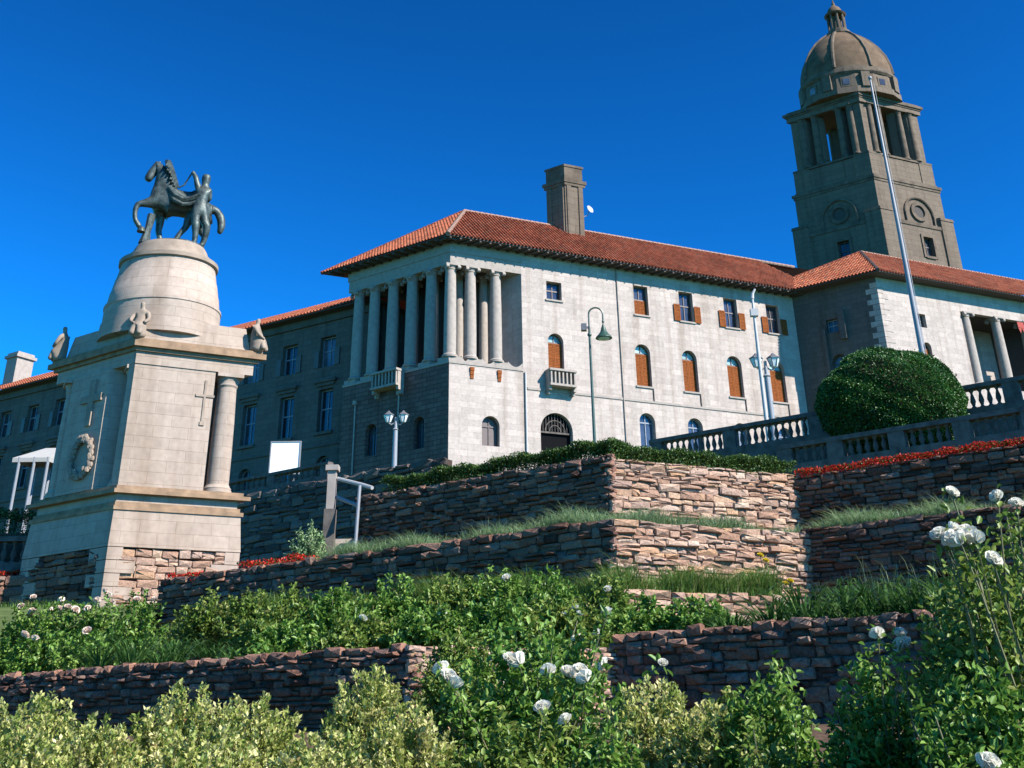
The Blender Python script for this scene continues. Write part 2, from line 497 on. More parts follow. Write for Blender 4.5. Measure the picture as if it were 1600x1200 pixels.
def shutter(parent, fr, a0, a1, z0, z1, b, m, open_ang=None):
    """one leaf with stiles, rails and louvre slats"""
    mb = MB()
    t = 0.05
    mb.fbox(fr, a0, a1, b, b + t * 0.5, z0, z1)
    s = 0.09
    for (x0, x1, y0, y1) in ((a0, a0 + s, z0, z1), (a1 - s, a1, z0, z1), (a0 + s, a1 - s, z0, z0 + s), (a0 + s, a1 - s, z1 - s, z1), (a0 + s, a1 - s, (z0 + z1) / 2 - s / 2, (z0 + z1) / 2 + s / 2)):
        mb.fbox(fr, x0, x1, b + t * 0.5, b + t, y0, y1)
    n = max(3, int((z1 - z0) / 0.13))
    for k in range(n):
        z = z0 + s + (z1 - z0 - 2 * s) * (k + 0.5) / n
        mb.fbox(fr, a0 + s, a1 - s, b + t * 0.5, b + t * 0.85, z - 0.03, z + 0.02)
    return mb.build('shutter', m, parent)

def window(parent, fr, c, w, zb, zt, arch, depth=0.4, kind='plain', framem=None, panem=None):
    """window frame with mullion, its pane and (by kind) its shutters"""
    framem = framem or M['dkwood']; panem = panem or M['glass']
    mb = MB()
    o = outline(c, w, zb, zt, arch)
    inn = outline(c, w - 0.18, zb + 0.09, zt - 0.09, arch)
    b0, b1 = -depth + 0.02, -depth + 0.10
    n = len(o)
    for k in range(n):
        j = (k + 1) % n
        mb.poly([fr.pt(o[k][0], b1, o[k][1]), fr.pt(o[j][0], b1, o[j][1]), fr.pt(inn[j][0], b1, inn[j][1]), fr.pt(inn[k][0], b1, inn[k][1])])
        mb.poly([fr.pt(inn[k][0], b1, inn[k][1]), fr.pt(inn[j][0], b1, inn[j][1]), fr.pt(inn[j][0], b0, inn[j][1]), fr.pt(inn[k][0], b0, inn[k][1])])
    zs = zt - w / 2 if arch else zb + (zt - zb) * 0.55
    mb.fbox(fr, c - 0.03, c + 0.03, b0, b1 - 0.005, zb + 0.09, zt - 0.1)
    mb.fbox(fr, c - w / 2 + 0.09, c + w / 2 - 0.09, b0, b1 - 0.01, zs - 0.05, zs + 0.05)
    f = mb.build('window', framem, parent)
    mb = MB()
    mb.poly([fr.pt(a, -depth + 0.035, z) for a, z in inn])
    mb.build('pane', panem, f)
    if kind == 'closed':
        zc = zs - 0.06
        for s in (-1, 1):
            shutter(f, fr, min(c + s * 0.01, c + s * (w / 2 - 0.02)), max(c + s * 0.01, c + s * (w / 2 - 0.02)), zb + 0.02, zc, -depth + 0.11, M['wood'])
    if kind == 'open':
        hh = zb + (zt - zb) * 0.53
        for s in (-1, 1):
            e = c + s * w / 2
            shutter(f, fr, min(e + s * 0.02, e + s * 0.6), max(e + s * 0.02, e + s * 0.6), zb - 0.06, hh, 0.06, M['wood'])
    return f

def tile_roof(mb, poly, spacing=0.3, row=0.42, rad=0.085, seed=1):
    """clay barrel tiles over a convex roof plane; poly[0], poly[1] is the eave"""
    rng = random.Random(seed)
    P = [Vector(p) for p in poly]
    e = (P[1] - P[0]).normalized()
    n = None
    for k in range(2, len(P)):
        n = e.cross(P[k] - P[0])
        if n.length > 0.1: break
    n.normalize()
    if n.z < 0: n = -n
    g = n.cross(e)
    if g.z < 0: g = -g
    q = [((p - P[0]).dot(e), (p - P[0]).dot(g)) for p in P]
    mb.poly(P); mb.rnd.append(0.3)
    x = min(a for a, b in q) + spacing / 2
    xm = max(a for a, b in q)
    while x < xm:
        ys = []
        for i in range(len(q)):
            (x0, y0), (x1, y1) = q[i], q[(i + 1) % len(q)]
            if (x0 - x) * (x1 - x) < 0: ys.append(y0 + (y1 - y0) * (x - x0) / (x1 - x0))
        if len(ys) >= 2:
            y, y1 = min(ys) - 0.06, max(ys)
            first = True
            while y < y1 - 0.05:
                ye = min(y + row, y1)
                ring = []
                for (yy, rr, lift) in ((y, rad * 1.12, 0.035), (ye, rad * 0.92, 0.0)):
                    c = P[0] + e * (x + rng.uniform(-.006, .006)) + g * yy + n * (0.01 + lift)
                    ring.append(mb.vs([c + e * (rr * math.cos(t)) + n * (rr * math.sin(t) * 1.1) for t in (math.pi, math.pi * .75, math.pi * .5, math.pi * .25, 0)]))
                rv = rng.random()
                for k in range(4):
                    mb.face((ring[0] + k, ring[0] + k + 1, ring[1] + k + 1, ring[1] + k)); mb.rnd.append(rv)
                mb.face(range(ring[0], ring[0] + 5)); mb.rnd.append(rv * 0.5)
                y = ye; first = False
        x += spacing

def column_meshes(r, z0, z1, m, n=18, ionic=True):
    """shared shaft, base and capital meshes with origin at the column foot"""
    h = z1 - z0
    sh = MB(); sh.lathe((0, 0, 0), [(r * 1.0, 0.26), (r * 0.995, h * 0.3), (r * 0.95, h * 0.6), (r * 0.85, h - 0.42)], n)
    ba = MB(); ba.lathe((0, 0, 0), [(r * 1.3, 0.0), (r * 1.3, 0.09), (r * 1.22, 0.1), (r * 1.25, 0.15), (r * 1.12, 0.2), (r * 1.05, 0.26)], n)
    ca = MB(); ca.lathe((0, 0, 0), [(r * 0.86, h - 0.42), (r * 0.95, h - 0.36), (r * 0.9, h - 0.3), (r * 1.1, h - 0.12)], n)
    ca.wbox(-r * 1.2, r * 1.2, -r * 1.2, r * 1.2, h - 0.12, h)
    if ionic:
        for sx in (-1, 1):
            for sy in (-1, 1):
                ca.tube([(sx * r * 0.75, sy * r * 1.12, h - 0.26), (sx * r * 1.25, sy * r * 1.12, h - 0.26)], 0.15, 10)
    return [x.mesh(nm, m, smooth=True) for x, nm in ((sh, 'shaft'), (ba, 'column_base'), (ca, 'capital'))]

def place_column(parent, meshes, loc, az):
    rot = (0, 0, -R(az) + math.pi / 2)
    o = link('column', meshes[0], parent, loc, rot)
    for me, nm in ((meshes[1], 'base'), (meshes[2], 'capital')):
        c = bpy.data.objects.new(nm, me); col.objects.link(c); c.parent = o
    return o

rs = random.Random(11)
def stone_variants(m, k=10, seed=3, sharp=.5):
    """irregular rounded rubble stones: x, z in -1..1, y is outward"""
    out = []
    rg = random.Random(seed)
    for _ in range(k):
        mb = MB()
        ca, cb = 1 - sharp * rg.uniform(.4, 1.3), 1 - sharp * rg.uniform(.8, 2.2)
        ring_ = [(x * rg.uniform(.93, 1.03), z * rg.uniform(.9, 1.04)) for x, z in ((-ca, -1), (ca, -1), (1, -cb), (1, cb), (ca, 1), (-ca, 1), (-1, cb), (-1, -cb))]
        a = mb.vs([(x, 0, z) for x, z in ring_])
        b = mb.vs([(x, .6 + rg.uniform(-.1, .1), z) for x, z in ring_])
        kx, kz = rg.uniform(-.12, .12), rg.uniform(-.15, .15)
        c = mb.vs([(x * rg.uniform(.82, .96) + kx * .4, .92 + rg.uniform(-.3, .2), z * rg.uniform(.74, .94) + kz * .4) for x, z in ring_])
        t_ = mb.vs([(kx, 1.06 + rg.uniform(-.1, .1), kz)])
        for p, q in ((a, b), (b, c)):
            for n in range(8): mb.face((p + n, p + (n + 1) % 8, q + (n + 1) % 8, q + n))
        for n in range(8): mb.face((c + n, c + (n + 1) % 8, t_))
        out.append(mb.mesh('stone', m))
    return out
STONES = {k: stone_variants(M[k], seed=s, sharp=q) for k, s, q in (('rubble', 3, .16), ('rubble_pale', 5, .08), ('rubble_grey', 7, .16))}

def lay_stones(parent, P, u, nrm, L, z0, z1, kind, seed, hr=(0.11, 0.2), wr=(0.16, 0.46), dep=0.16, cap=300, top_jag=0.0):
    """random coursed rubble: every stone its own object"""
    rg = random.Random(seed)
    ang = math.atan2(u.y, u.x)
    flip = (Vector((-u.y, u.x, 0)).dot(nrm) < 0)
    z = z0; n = 0
    rows = []
    while z < z1 - 0.04:
        h = rg.uniform(*hr)
        if z1 - (z + h) < hr[0] * 0.7: h = z1 - z
        rows.append((z, h)); z += h
    rows.reverse()
    rest = MB()
    for ri, (z, h) in enumerate(rows):
        a = -rg.uniform(0, 0.12)
        while a < L - 0.03:
            w = min(rg.uniform(*wr) * (0.7 + h / hr[1] * 0.5), L - a + 0.05)
            hh = h
            zz = z
            if rg.random() < 0.25 and h > hr[1] * 0.75:           # split a tall slot in two thin stones
                pcs = [(zz, h * 0.48), (zz + h * 0.5, h * 0.5)]
            else:
                pcs = [(zz + rg.uniform(-.012, .012), h * rg.uniform(0.86, 1.12))]
            for (pz, ph) in pcs:
                p = Vector((P[0], P[1], 0)) + u * (a + w / 2) - nrm * (0.10) + nrm * rg.uniform(-.045, .05)
                jz = rg.uniform(0, top_jag) if ri == 0 else 0
                if n >= cap:
                    me = STONES[kind][rg.randrange(10)]
                    mt = Matrix.Translation((p.x, p.y, pz + ph / 2)) @ Matrix.Rotation(ang + (math.pi if flip else 0) + rg.uniform(-.06, .06), 4, 'Z') @ Matrix.Diagonal((w / 2 - .006, dep, ph / 2 - .005, 1))
                    b_ = rest.vs([mt @ v.co for v in me.vertices])
                    for f_ in me.polygons: rest.face([b_ + q for q in f_.vertices])
                    n += 1
                    continue
                o = link('stone', STONES[kind][rg.randrange(10)], parent, (p.x, p.y, pz + ph / 2 + jz / 2),
                         (rg.uniform(-.10, .10), rg.uniform(-.07, .07), ang + (math.pi if flip else 0) + rg.uniform(-.06, .06)),
                         (w / 2 + rg.uniform(-.008, .006), dep * rg.uniform(.85, 1.2), ph / 2 + jz / 2))
                n += 1
            a += w
    if rest.f:
        tag(rest.build('small_stones', M[kind], parent), kind='stuff')
    return n

def rubble_wall(name, label, P, az, naz, L, z0, z1, kind='rubble', seed=1, group=None, **kw):
    u, nr = dirv(az), dirv(naz)
    P = Vector(P)
    root = thing(name, (P.x, P.y, z0), label, 'stone wall', group)
    fr = Fr(P, u, -nr)
    mb = MB()
    mb.fbox(fr, 0.02, L - 0.02, 0.04, 0.55, z0 - 0.3, z1 - 0.05)
    mb.build('mortar_core', M['mortar_pale' if kind == 'rubble_pale' else 'mortar'], root)
    lay_stones(root, P, u, nr, L, z0, z1, kind, seed, **kw)
    return root

# foliage -----------------------------------------------------------
def leaf_mesh(name, base, dirs, nrm, length, width, m, org, rnd, fold=0.25, simple=False):
    """many small folded leaves in one mesh (numpy arrays, one row per leaf)"""
    base = np.asarray(base, float); n = len(base)
    d = np.asarray(dirs, float); d /= np.linalg.norm(d, axis=1)[:, None] + 1e-9
    nn = np.asarray(nrm, float)
    s = np.cross(d, nn); s /= np.linalg.norm(s, axis=1)[:, None] + 1e-9
    nn = np.cross(s, d)
    L = np.asarray(length)[:, None] * np.ones((n, 1)); Wd = np.asarray(width)[:, None] * np.ones((n, 1))
    if simple:
        V = np.stack([base, base + d * L * .45 + s * Wd * .5 + nn * Wd * fold, base + d * L, base + d * L * .45 - s * Wd * .5 + nn * Wd * fold], 1)
        F = np.array([[0, 1, 2], [0, 2, 3]])
    else:
        V = np.stack([base, base + d * L * .28 + s * Wd * .42 + nn * Wd * fold, base + d * L * .68 + s * Wd * .36 + nn * Wd * fold * .8,
                      base + d * L - nn * Wd * .25, base + d * L * .68 - s * Wd * .36 + nn * Wd * fold * .8, base + d * L * .28 - s * Wd * .42 + nn * Wd * fold], 1)
        F = np.array([[0, 1, 2], [0, 2, 3], [0, 3, 4], [0, 4, 5]])
    k = V.shape[1]; nf = len(F)
    verts = (V - np.array(org)).reshape(-1, 3)
    faces = (F[None] + (np.arange(n) * k)[:, None, None]).reshape(-1, 3)
    me = bpy.data.meshes.new(name)
    me.vertices.add(len(verts)); me.vertices.foreach_set('co', verts.astype(np.float32).ravel())
    me.loops.add(faces.size); me.loops.foreach_set('vertex_index', faces.astype(np.int32).ravel())
    me.polygons.add(len(faces)); me.polygons.foreach_set('loop_start', np.arange(0, faces.size, 3, dtype=np.int32))
    at = me.attributes.new('rnd', 'FLOAT', 'FACE')
    at.data.foreach_set('value', np.repeat(np.clip(rnd, 0, 1), nf).astype(np.float32))
    me.materials.append(m)
    me.update(calc_edges=True)
    return me

def blade_mesh(name, base, lean, height, width, m, org, rnd, seg=3, arch=0.5):
    """curved tapering blades: lean = horizontal vectors (direction * reach)"""
    base = np.asarray(base, float); n = len(base)
    lean = np.asarray(lean, float); h = np.asarray(height)[:, None]; w = np.asarray(width)[:, None]
    side = np.stack([-lean[:, 1], lean[:, 0], np.zeros(n)], 1); side /= np.linalg.norm(side, axis=1)[:, None] + 1e-9
    rows = []
    for i in range(seg + 1):
        t = i / seg
        p = base + lean * (t ** 1.7) + np.array([0, 0, 1.0]) * h * (t - arch * t ** 2.6)
        ww = w * (1 - 0.92 * t ** 1.4) * 0.5
        rows += [p + side * ww, p - side * ww]
    V = np.stack(rows, 1); k = V.shape[1]
    F = np.array([[2 * i, 2 * i + 1, 2 * i + 3, 2 * i + 2] for i in range(seg)])
    verts = (V - np.array(org)).reshape(-1, 3)
    faces = (F[None] + (np.arange(n) * k)[:, None, None]).reshape(-1, 4)
    me = bpy.data.meshes.new(name)
    me.vertices.add(len(verts)); me.vertices.foreach_set('co', verts.astype(np.float32).ravel())
    me.loops.add(faces.size); me.loops.foreach_set('vertex_index', faces.astype(np.int32).ravel())
    me.polygons.add(len(faces)); me.polygons.foreach_set('loop_start', np.arange(0, faces.size, 4, dtype=np.int32))
    at = me.attributes.new('rnd', 'FLOAT', 'FACE')
    at.data.foreach_set('value', np.repeat(np.clip(rnd, 0, 1), seg).astype(np.float32))
    me.materials.append(m)
    me.update(calc_edges=True)
    return me

# ================================================================== THE SETTING
uR, uL, uF = dirv(65), dirv(-54), dirv(126)        # along the sunlit fronts, along the shaded fronts, shaded fronts towards us
nR, nL = dirv(155), dirv(-144)                     # their outward normals
P0 = Vector((-4.74, 80.0, 0))                      # front corner of the colonnaded pavilion
WA = Vector((-1.26, 15.0, 0)); WA2 = WA + uR * 2.73
WB = Vector((1.78, 21.0, 0)); WB2 = WB + uR * 3.3
WC = Vector((1.91, 24.0, 0)); WC2 = WC + uR * 4.73
WD = Vector((2.16, 27.0, 0)); WD2 = WD + uR * 5.2

def struct(o): o['kind'] = 'structure'; return o

mb = MB(); mb.poly([(-900, -900, 0), (900, -900, 0), (900, 1200, 0), (-900, 1200, 0)])
struct(mb.build('ground', M['turf']))
# sloping bed in front of the lowest wall
mb = MB()
xs = [-14, -6, 0, 6, 14]
for x0, x1 in zip(xs, xs[1:]):
    mb.poly([(x0, 2.2, 0.02), (x1, 2.2, 0.02), (x1, 13.5, 1.85), (x0, 13.5, 1.85)])
    mb.poly([(x0, 13.5, 1.85), (x1, 13.5, 1.85), (x1, 26, 1.85), (x0, 26, 1.85)])
struct(mb.build('flower_bed_ground', M['soil']))

def terrace(name, P, P2, lenL, lenF, z, m, inset=0.3):
    a = P - nL * inset; c = P2 - nR * 0 - nL * inset
    q0 = P + uL * lenL - nL * inset - nR * 0
    pts = [q0, P - nL * inset - nR * inset, P2 - nR * inset - nL * inset, P2 + uF * lenF - nL * inset]
    e = pts[-1]; s = pts[0]
    poly = [(p.x, p.y) for p in pts] + [(e.x + 30, e.y + 6), (e.x + 30, 60), (s.x - 30, 60), (s.x - 30, s.y + 10)]
    m_ = MB(); m_.prism(poly, 0.01, z, True)
    return struct(m_.build(name, m))
terrace('lower_terrace_ground', WA, WA2, 17, 9, 2.66, M['soil'])
terrace('rose_terrace_ground', WB, WB2, 15, 4, 3.9, M['soil'])
pts = [WC + uL * 13.9 - nL * .3, WC - nL * .3 - nR * .3, WC2 - nR * .3 - nL * .3, WC2 + uF * 9 - nL * .3]
poly = [(p.x, p.y) for p in pts] + [(46, 24), (46, 54), (-8.2, 54), (-8.4, 40)]
mb = MB(); mb.prism(poly, 0.015, 5.52, True)
struct(mb.build('middle_terrace_ground', M['soil']))
mb = MB(); mb.prism([(-34, 31), (-14, 31), (-9.3, 32.5), (-7.5, 36), (-8, 56), (-40, 56)], 0.018, 4.98, True)
mb.poly([(-40, 24.6, 2.7), (-9.6, 25.2, 2.7), (-9.3, 32.4, 4.97), (-14, 31.1, 4.97), (-40, 31.1, 4.97)])
struct(mb.build('memorial_lawn', M['turf']))
# top terrace ends at the stairs on its left
pts = [WD + uL * 7.9 - nL * .3, WD - nL * .3 - nR * .3, WD2 - nR * .3 - nL * .3, WD2 + uF * 9 - nL * .3]
poly = [(p.x, p.y) for p in pts] + [(44, 26), (44, 52), (-2.5, 52), (-2.9, 40)]
mb = MB(); mb.prism(poly, 0.02, 7.36, True)
struct(mb.build('upper_terrace_ground', M['soil']))

def hill_z(x, y):
    def lerp(p, t):
        for (a, za), (b, zb) in zip(p, p[1:]):
            if t <= b: return za + (zb - za) * max(0, min(1, (t - a) / (b - a)))
        return p[-1][1]
    # distance measured square to the building's shaded front direction
    left = lerp([(28, 4.4), (44, 5.6), (60.3, 8.3), (63.4, 13.4), (66, 14.2), (84, 18.3), (200, 18.6)], y + (x + 9.88) * 0.727)
    right = lerp([(34, 7.0), (78, 17.6), (84, 18.4), (200, 18.6)], y)
    k = (x / max(y, 1) + 0.07) / 0.06
    k = max(0, min(1, k))
    return left + (right - left) * k
mb = MB()
gx = [-90 + 3.0 * i for i in range(71)]
gy = [34.5 + 1.5 * j for j in range(36)] + [90, 100, 130, 180]
idx = {}
for i, x in enumerate(gx):
    for j, y in enumerate(gy):
        idx[i, j] = mb.vs([(x, y, hill_z(x, y))])
for i in range(len(gx) - 1):
    for j in range(len(gy) - 1):
        mb.face((idx[i, j], idx[i + 1, j], idx[i + 1, j + 1], idx[i, j + 1]))
struct(mb.build('hillside', M['turf'], smooth=True))

# ================================================================== TERRACE WALLS
SH = 'shaded lengths of terrace wall'; LT = 'sunlit lengths of terrace wall'
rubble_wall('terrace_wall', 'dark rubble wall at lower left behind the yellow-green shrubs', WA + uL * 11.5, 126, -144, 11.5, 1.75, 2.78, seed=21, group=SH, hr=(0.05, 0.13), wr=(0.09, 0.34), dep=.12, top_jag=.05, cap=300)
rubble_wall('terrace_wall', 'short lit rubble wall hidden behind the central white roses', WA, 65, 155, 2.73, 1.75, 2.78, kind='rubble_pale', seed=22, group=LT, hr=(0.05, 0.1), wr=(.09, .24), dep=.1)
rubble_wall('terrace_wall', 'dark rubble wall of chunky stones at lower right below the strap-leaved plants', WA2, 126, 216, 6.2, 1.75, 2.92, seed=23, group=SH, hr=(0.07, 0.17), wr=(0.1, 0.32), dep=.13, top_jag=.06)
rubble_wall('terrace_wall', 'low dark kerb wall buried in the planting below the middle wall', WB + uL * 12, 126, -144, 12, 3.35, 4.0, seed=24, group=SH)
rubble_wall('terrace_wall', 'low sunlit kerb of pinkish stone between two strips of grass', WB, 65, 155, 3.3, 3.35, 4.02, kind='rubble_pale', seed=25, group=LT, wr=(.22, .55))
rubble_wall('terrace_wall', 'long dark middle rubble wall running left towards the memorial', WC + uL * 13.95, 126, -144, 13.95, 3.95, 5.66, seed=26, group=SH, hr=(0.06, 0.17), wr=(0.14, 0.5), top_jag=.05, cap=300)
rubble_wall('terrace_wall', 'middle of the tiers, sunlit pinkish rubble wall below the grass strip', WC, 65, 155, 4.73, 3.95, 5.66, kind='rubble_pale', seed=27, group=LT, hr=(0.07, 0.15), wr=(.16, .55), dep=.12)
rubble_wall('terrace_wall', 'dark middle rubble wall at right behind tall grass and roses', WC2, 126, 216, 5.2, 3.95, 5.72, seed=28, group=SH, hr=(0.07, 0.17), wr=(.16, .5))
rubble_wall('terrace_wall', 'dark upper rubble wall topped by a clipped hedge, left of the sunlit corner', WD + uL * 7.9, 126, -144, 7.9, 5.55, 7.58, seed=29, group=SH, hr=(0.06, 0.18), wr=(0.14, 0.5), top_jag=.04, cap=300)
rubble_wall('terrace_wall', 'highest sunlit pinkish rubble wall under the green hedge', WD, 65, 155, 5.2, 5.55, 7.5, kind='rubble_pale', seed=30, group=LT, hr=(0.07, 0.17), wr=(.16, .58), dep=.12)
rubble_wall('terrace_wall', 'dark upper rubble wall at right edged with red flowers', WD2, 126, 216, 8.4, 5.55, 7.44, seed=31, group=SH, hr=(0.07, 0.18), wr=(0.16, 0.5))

# far retaining wall with balustrade on the left
QL = Vector((-9.88, 60.0, 0))
rubble_wall('retaining_wall', 'shaded grey rubble retaining wall under the distant balustrade', QL + uL * 16, 126, -144, 24, 9.0, 13.75, kind='rubble_grey', seed=32, hr=(0.24, 0.42), wr=(0.5, 1.2), dep=.22, cap=300)

# ================================================================== BALUSTRADES
def baluster_mesh(h, r, m):
    b = MB()
    b.lathe((0, 0, 0), [(r * .9, 0), (r * .9, h * .08), (r * .5, h * .12), (r * .62, h * .2), (r, h * .38), (r * .75, h * .58), (r * .42, h * .78), (r * .55, h * .86), (r * .9, h * .92), (r * .9, h)], 10)
    return b.mesh('baluster', m, smooth=True)

def balustrade(label, P, az, L, z0, z1, m, bay=2.9, step=0.27, r=0.1, thick=0.34, drop=0.5):
    u = dirv(az); w = Vector((-u.y, u.x, 0))
    root = thing('balustrade', (P.x, P.y, z0), label, 'balustrade', 'stone balustrades')
    fr = Fr(P, u, w)
    t = thick / 2
    b = MB(); b.fbox(fr, 0, L, -t - .04, t + .04, z1 - .16, z1 - .05); b.fbox(fr, 0, L, -t, t, z1 - .05, z1)
    b.build('coping', m, root)
    b = MB(); b.fbox(fr, 0, L, -t - .02, t + .02, z0 - drop, z0 + .14)
    b.build('plinth', m, root)
    n = max(1, round(L / bay)); bl = L / n
    bm_ = baluster_mesh(z1 - .16 - z0 - .14, r, m)
    for i in range(n + 1):
        a = min(max(i * bl, .28), L - .28)
        b = MB(); b.fbox(fr, a - .27, a + .27, -t - .015, t + .015, z0 + .14, z1 - .16)
        b.build('pier', m, root)
    for i in range(n):
        a0, a1 = i * bl + .34, (i + 1) * bl - .34
        if i == 0: a0 += .2
        if i == n - 1: a1 -= .2
        k = max(1, int((a1 - a0) / step))
        for j in range(k):
            p = fr.pt(a0 + (j + .5) * (a1 - a0) / k, 0, z0 + .14)
            link('baluster', bm_, root, p)
    return root
B1 = Vector((8.45, 46.0, 0)); B2 = Vector((12.42, 38.0, 0))
balustrade('weathered stone balustrade running behind the round clipped bush', B1 - uF * 3.6, 126, 18, 11.75, 12.72, M['balus'], bay=3.5, drop=3.5)
balustrade('lower dark stone balustrade just above the red flowers at right', B2 - uF * 4.2, 126, 10.5, 9.85, 10.7, M['balus'], bay=2.1, drop=3.0)
balustrade('distant shaded balustrade below the white board on the left', QL + uL * 21 - nL * .25, 126, 21.2, 13.85, 14.66, M['balus'], bay=4.2, step=.42, r=.13)

# ================================================================== COLONNADED MAIN BUILDING
bld = thing('office_building', (P0.x, P0.y, 18.5), 'pale stone building with red tiled roof and a colonnaded corner loggia', 'building')
FB = Fr(P0, uR, uL)
FL = Fr(P0, uR, nR)          # sunlit front, b outward
FS = Fr(P0, uL, nL)          # shaded front
ZE = 35.0
low = [(16.05, 1.35, 20.6, 23.65), (20.3, 1.35, 20.6, 23.65), (24.5, 1.35, 20.6, 23.65), (28.7, 1.35, 20.6, 23.65)]
mid = [(16.05, 1.35, 25.7, 29.0), (20.3, 1.35, 25.7, 29.0), (24.5, 1.4, 25.7, 29.02), (28.65, 1.45, 25.7, 29.1)]
upw = [(16.25, 1.3, 31.4, 33.8), (20.45, 1.3, 31.4, 33.87), (24.75, 1.3, 31.42, 33.9), (28.95, 1.3, 31.45, 33.9)]
ops = [(8.55, 1.3, 31.6, 33.05, False), (8.55, 1.3, 26.1, 28.95, True), (8.4, 2.6, 19.3, 22.95, True)]
ops += [(*o, True) for o in low + mid] + [(*o, False) for o in upw]
mb = MB(); facade(mb, FL, 5.8, 31.2, 17.5, ZE, ops, 0.45)
mb.build('wall', M['pale'], bld)
mb = MB(); facade(mb, FL, 0, 5.8, 17.5, 25.75, [(3.2, 1.36, 20.15, 22.25, True)], 0.45)
mb.build('wall', M['pale'], bld)
mb = MB(); facade(mb, FS, 0, 10.3, 17.5, 25.75, [(2.7, 1.0, 20.1, 22.35, True), (7.3, 1.15, 20.25, 22.55, True)], 0.5)
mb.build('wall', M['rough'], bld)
mb = MB(); mb.fbox(FB, 5.9, 36, 0.62, 10.3, 17.5, ZE); mb.fbox(FB, 0.6, 5.9, 0.62, 10.3, 17.5, 25.6)
mb.fbox(FB, 0.02, 0.6, 9.9, 10.3, 17.5, 25.6)
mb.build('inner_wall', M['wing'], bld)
mb = MB(); mb.poly([FB.pt(5.8, 0, 25.75), FB.pt(5.8, 10.3, 25.75), FB.pt(5.8, 10.3, ZE), FB.pt(5.8, 0, ZE)], [(0, 25.75), (10.3, 25.75), (10.3, ZE), (0, ZE)])
mb.build('loggia_end_wall', M['pale'], bld)
mb = MB(); mb.fbox(FB, -.06, 5.8, -.06, 10.36, 25.75, 25.95)
mb.build('loggia_floor', M['trim'], bld)
mb = MB(); mb.fbox(FB, 3.4, 5.78, 3.9, 8.0, 25.95, 33.4)
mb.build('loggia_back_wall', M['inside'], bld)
mb = MB()
mb.fbox(FB, 0, 5.8, 0, 0.9, 33.3, 34.2); mb.fbox(FB, 0, 0.9, 0.9, 9.4, 33.3, 34.2); mb.fbox(FB, 0, 5.8, 9.4, 10.3, 33.3, 34.2)
mb.fbox(FB, -.07, 5.8, -.07, 0.9, 34.2, 34.98); mb.fbox(FB, -.07, 0.9, 0.9, 9.4, 34.2, 34.98); mb.fbox(FB, -.07, 5.8, 9.4, 10.37, 34.2, 34.98)
mb.build('entablature', M['trim'], bld)
mb = MB(); mb.fbox(FB, .9, 5.8, .9, 9.4, 33.6, 33.8)
mb.build('loggia_ceiling', M['inside'], bld)
cm = column_meshes(0.46, 26.25, 33.3, M['trim'])
cs = column_meshes(0.34, 25.95, 33.6, M['trim'], 14)
peds = [(0.47, 0.52)] + [(a, 0.52) for a in (2.05, 4.1)] + [(0.5, b) for b in (2.4, 4.3, 6.2, 8.1, 9.75)]
for a, b in peds:
    mb = MB(); mb.fbox(FB, a - .5, a + .5, b - .52, b + .52, 25.95, 26.25)
    mb.build('pedestal', M['trim'], bld)
    p = FB.pt(a, b, 26.25); place_column(bld, cm, p, 65)
for a, b in ((2.9, 2.6), (4.9, 2.6), (2.6, 4.6), (2.6, 6.6), (2.6, 8.6)):
    place_column(bld, cs, FB.pt(a, b, 25.95), 65)
# low parapets swept up to the column feet, and the rusty spouts below them
for a0, a1 in ((0.97, 1.55), (2.55, 3.6), (4.6, 5.8)):
    mb = MB(); pr = []
    n = 8
    for k in range(n + 1):
        t = k / n
        pr.append((a0 + (a1 - a0) * t, 25.95 + 0.42 * (1 - math.sin(math.pi * min(1, t * 0.9 + .05))) + .06))
    for q0, q1 in zip(pr, pr[1:]):
        mb.box8([FL.pt(q0[0], -.35, 25.95), FL.pt(q1[0], -.35, 25.95), FL.pt(q1[0], -.02, 25.95), FL.pt(q0[0], -.02, 25.95), FL.pt(q0[0], -.35, q0[1]), FL.pt(q1[0], -.35, q1[1]), FL.pt(q1[0], -.02, q1[1]), FL.pt(q0[0], -.02, q0[1])])
    mb.build('parapet', M['trim'], bld)
for a in (1.75, 3.9):
    mb = MB()
    for k in range(3): mb.fbox(FL, a - .16 + .02 * k, a + .16 - .02 * k, 0.002, .12 - .03 * k, 25.6 - .28 * (k + 1) + .02, 25.6 - .28 * k)
    mb.build('rain_spout', M['wood'], bld)
mb = MB(); mb.tube([FL.pt(5.95, .09, 17.6), FL.pt(5.95, .09, 25.7)], .07, 8)
mb.build('downpipe', M['white_paint'], bld)
mb = MB(); mb.tube([FL.pt(14.1, .07, 17.6), FL.pt(14.1, .07, 34.9)], .045, 8)
mb.build('downpipe', M['trim'], bld)
for t0 in (8.9, 4.6):  # pipe shapes added to imitate pale streaks on the shaded front
    mb = MB(); mb.tube([FS.pt(t0, .1, 17.8), FS.pt(t0, .1, 24.2)], .06, 8); mb.fbox(FS, t0 - .14, t0 + .14, .03, .25, 24.2, 24.5)
    mb.build('downpipe', M['trim'], bld)
mb = MB(); mb.fbox(FL, 6.1, 31.0, -.02, .06, 24.45, 24.62)
mb.build('string_course', M['trim'], bld)
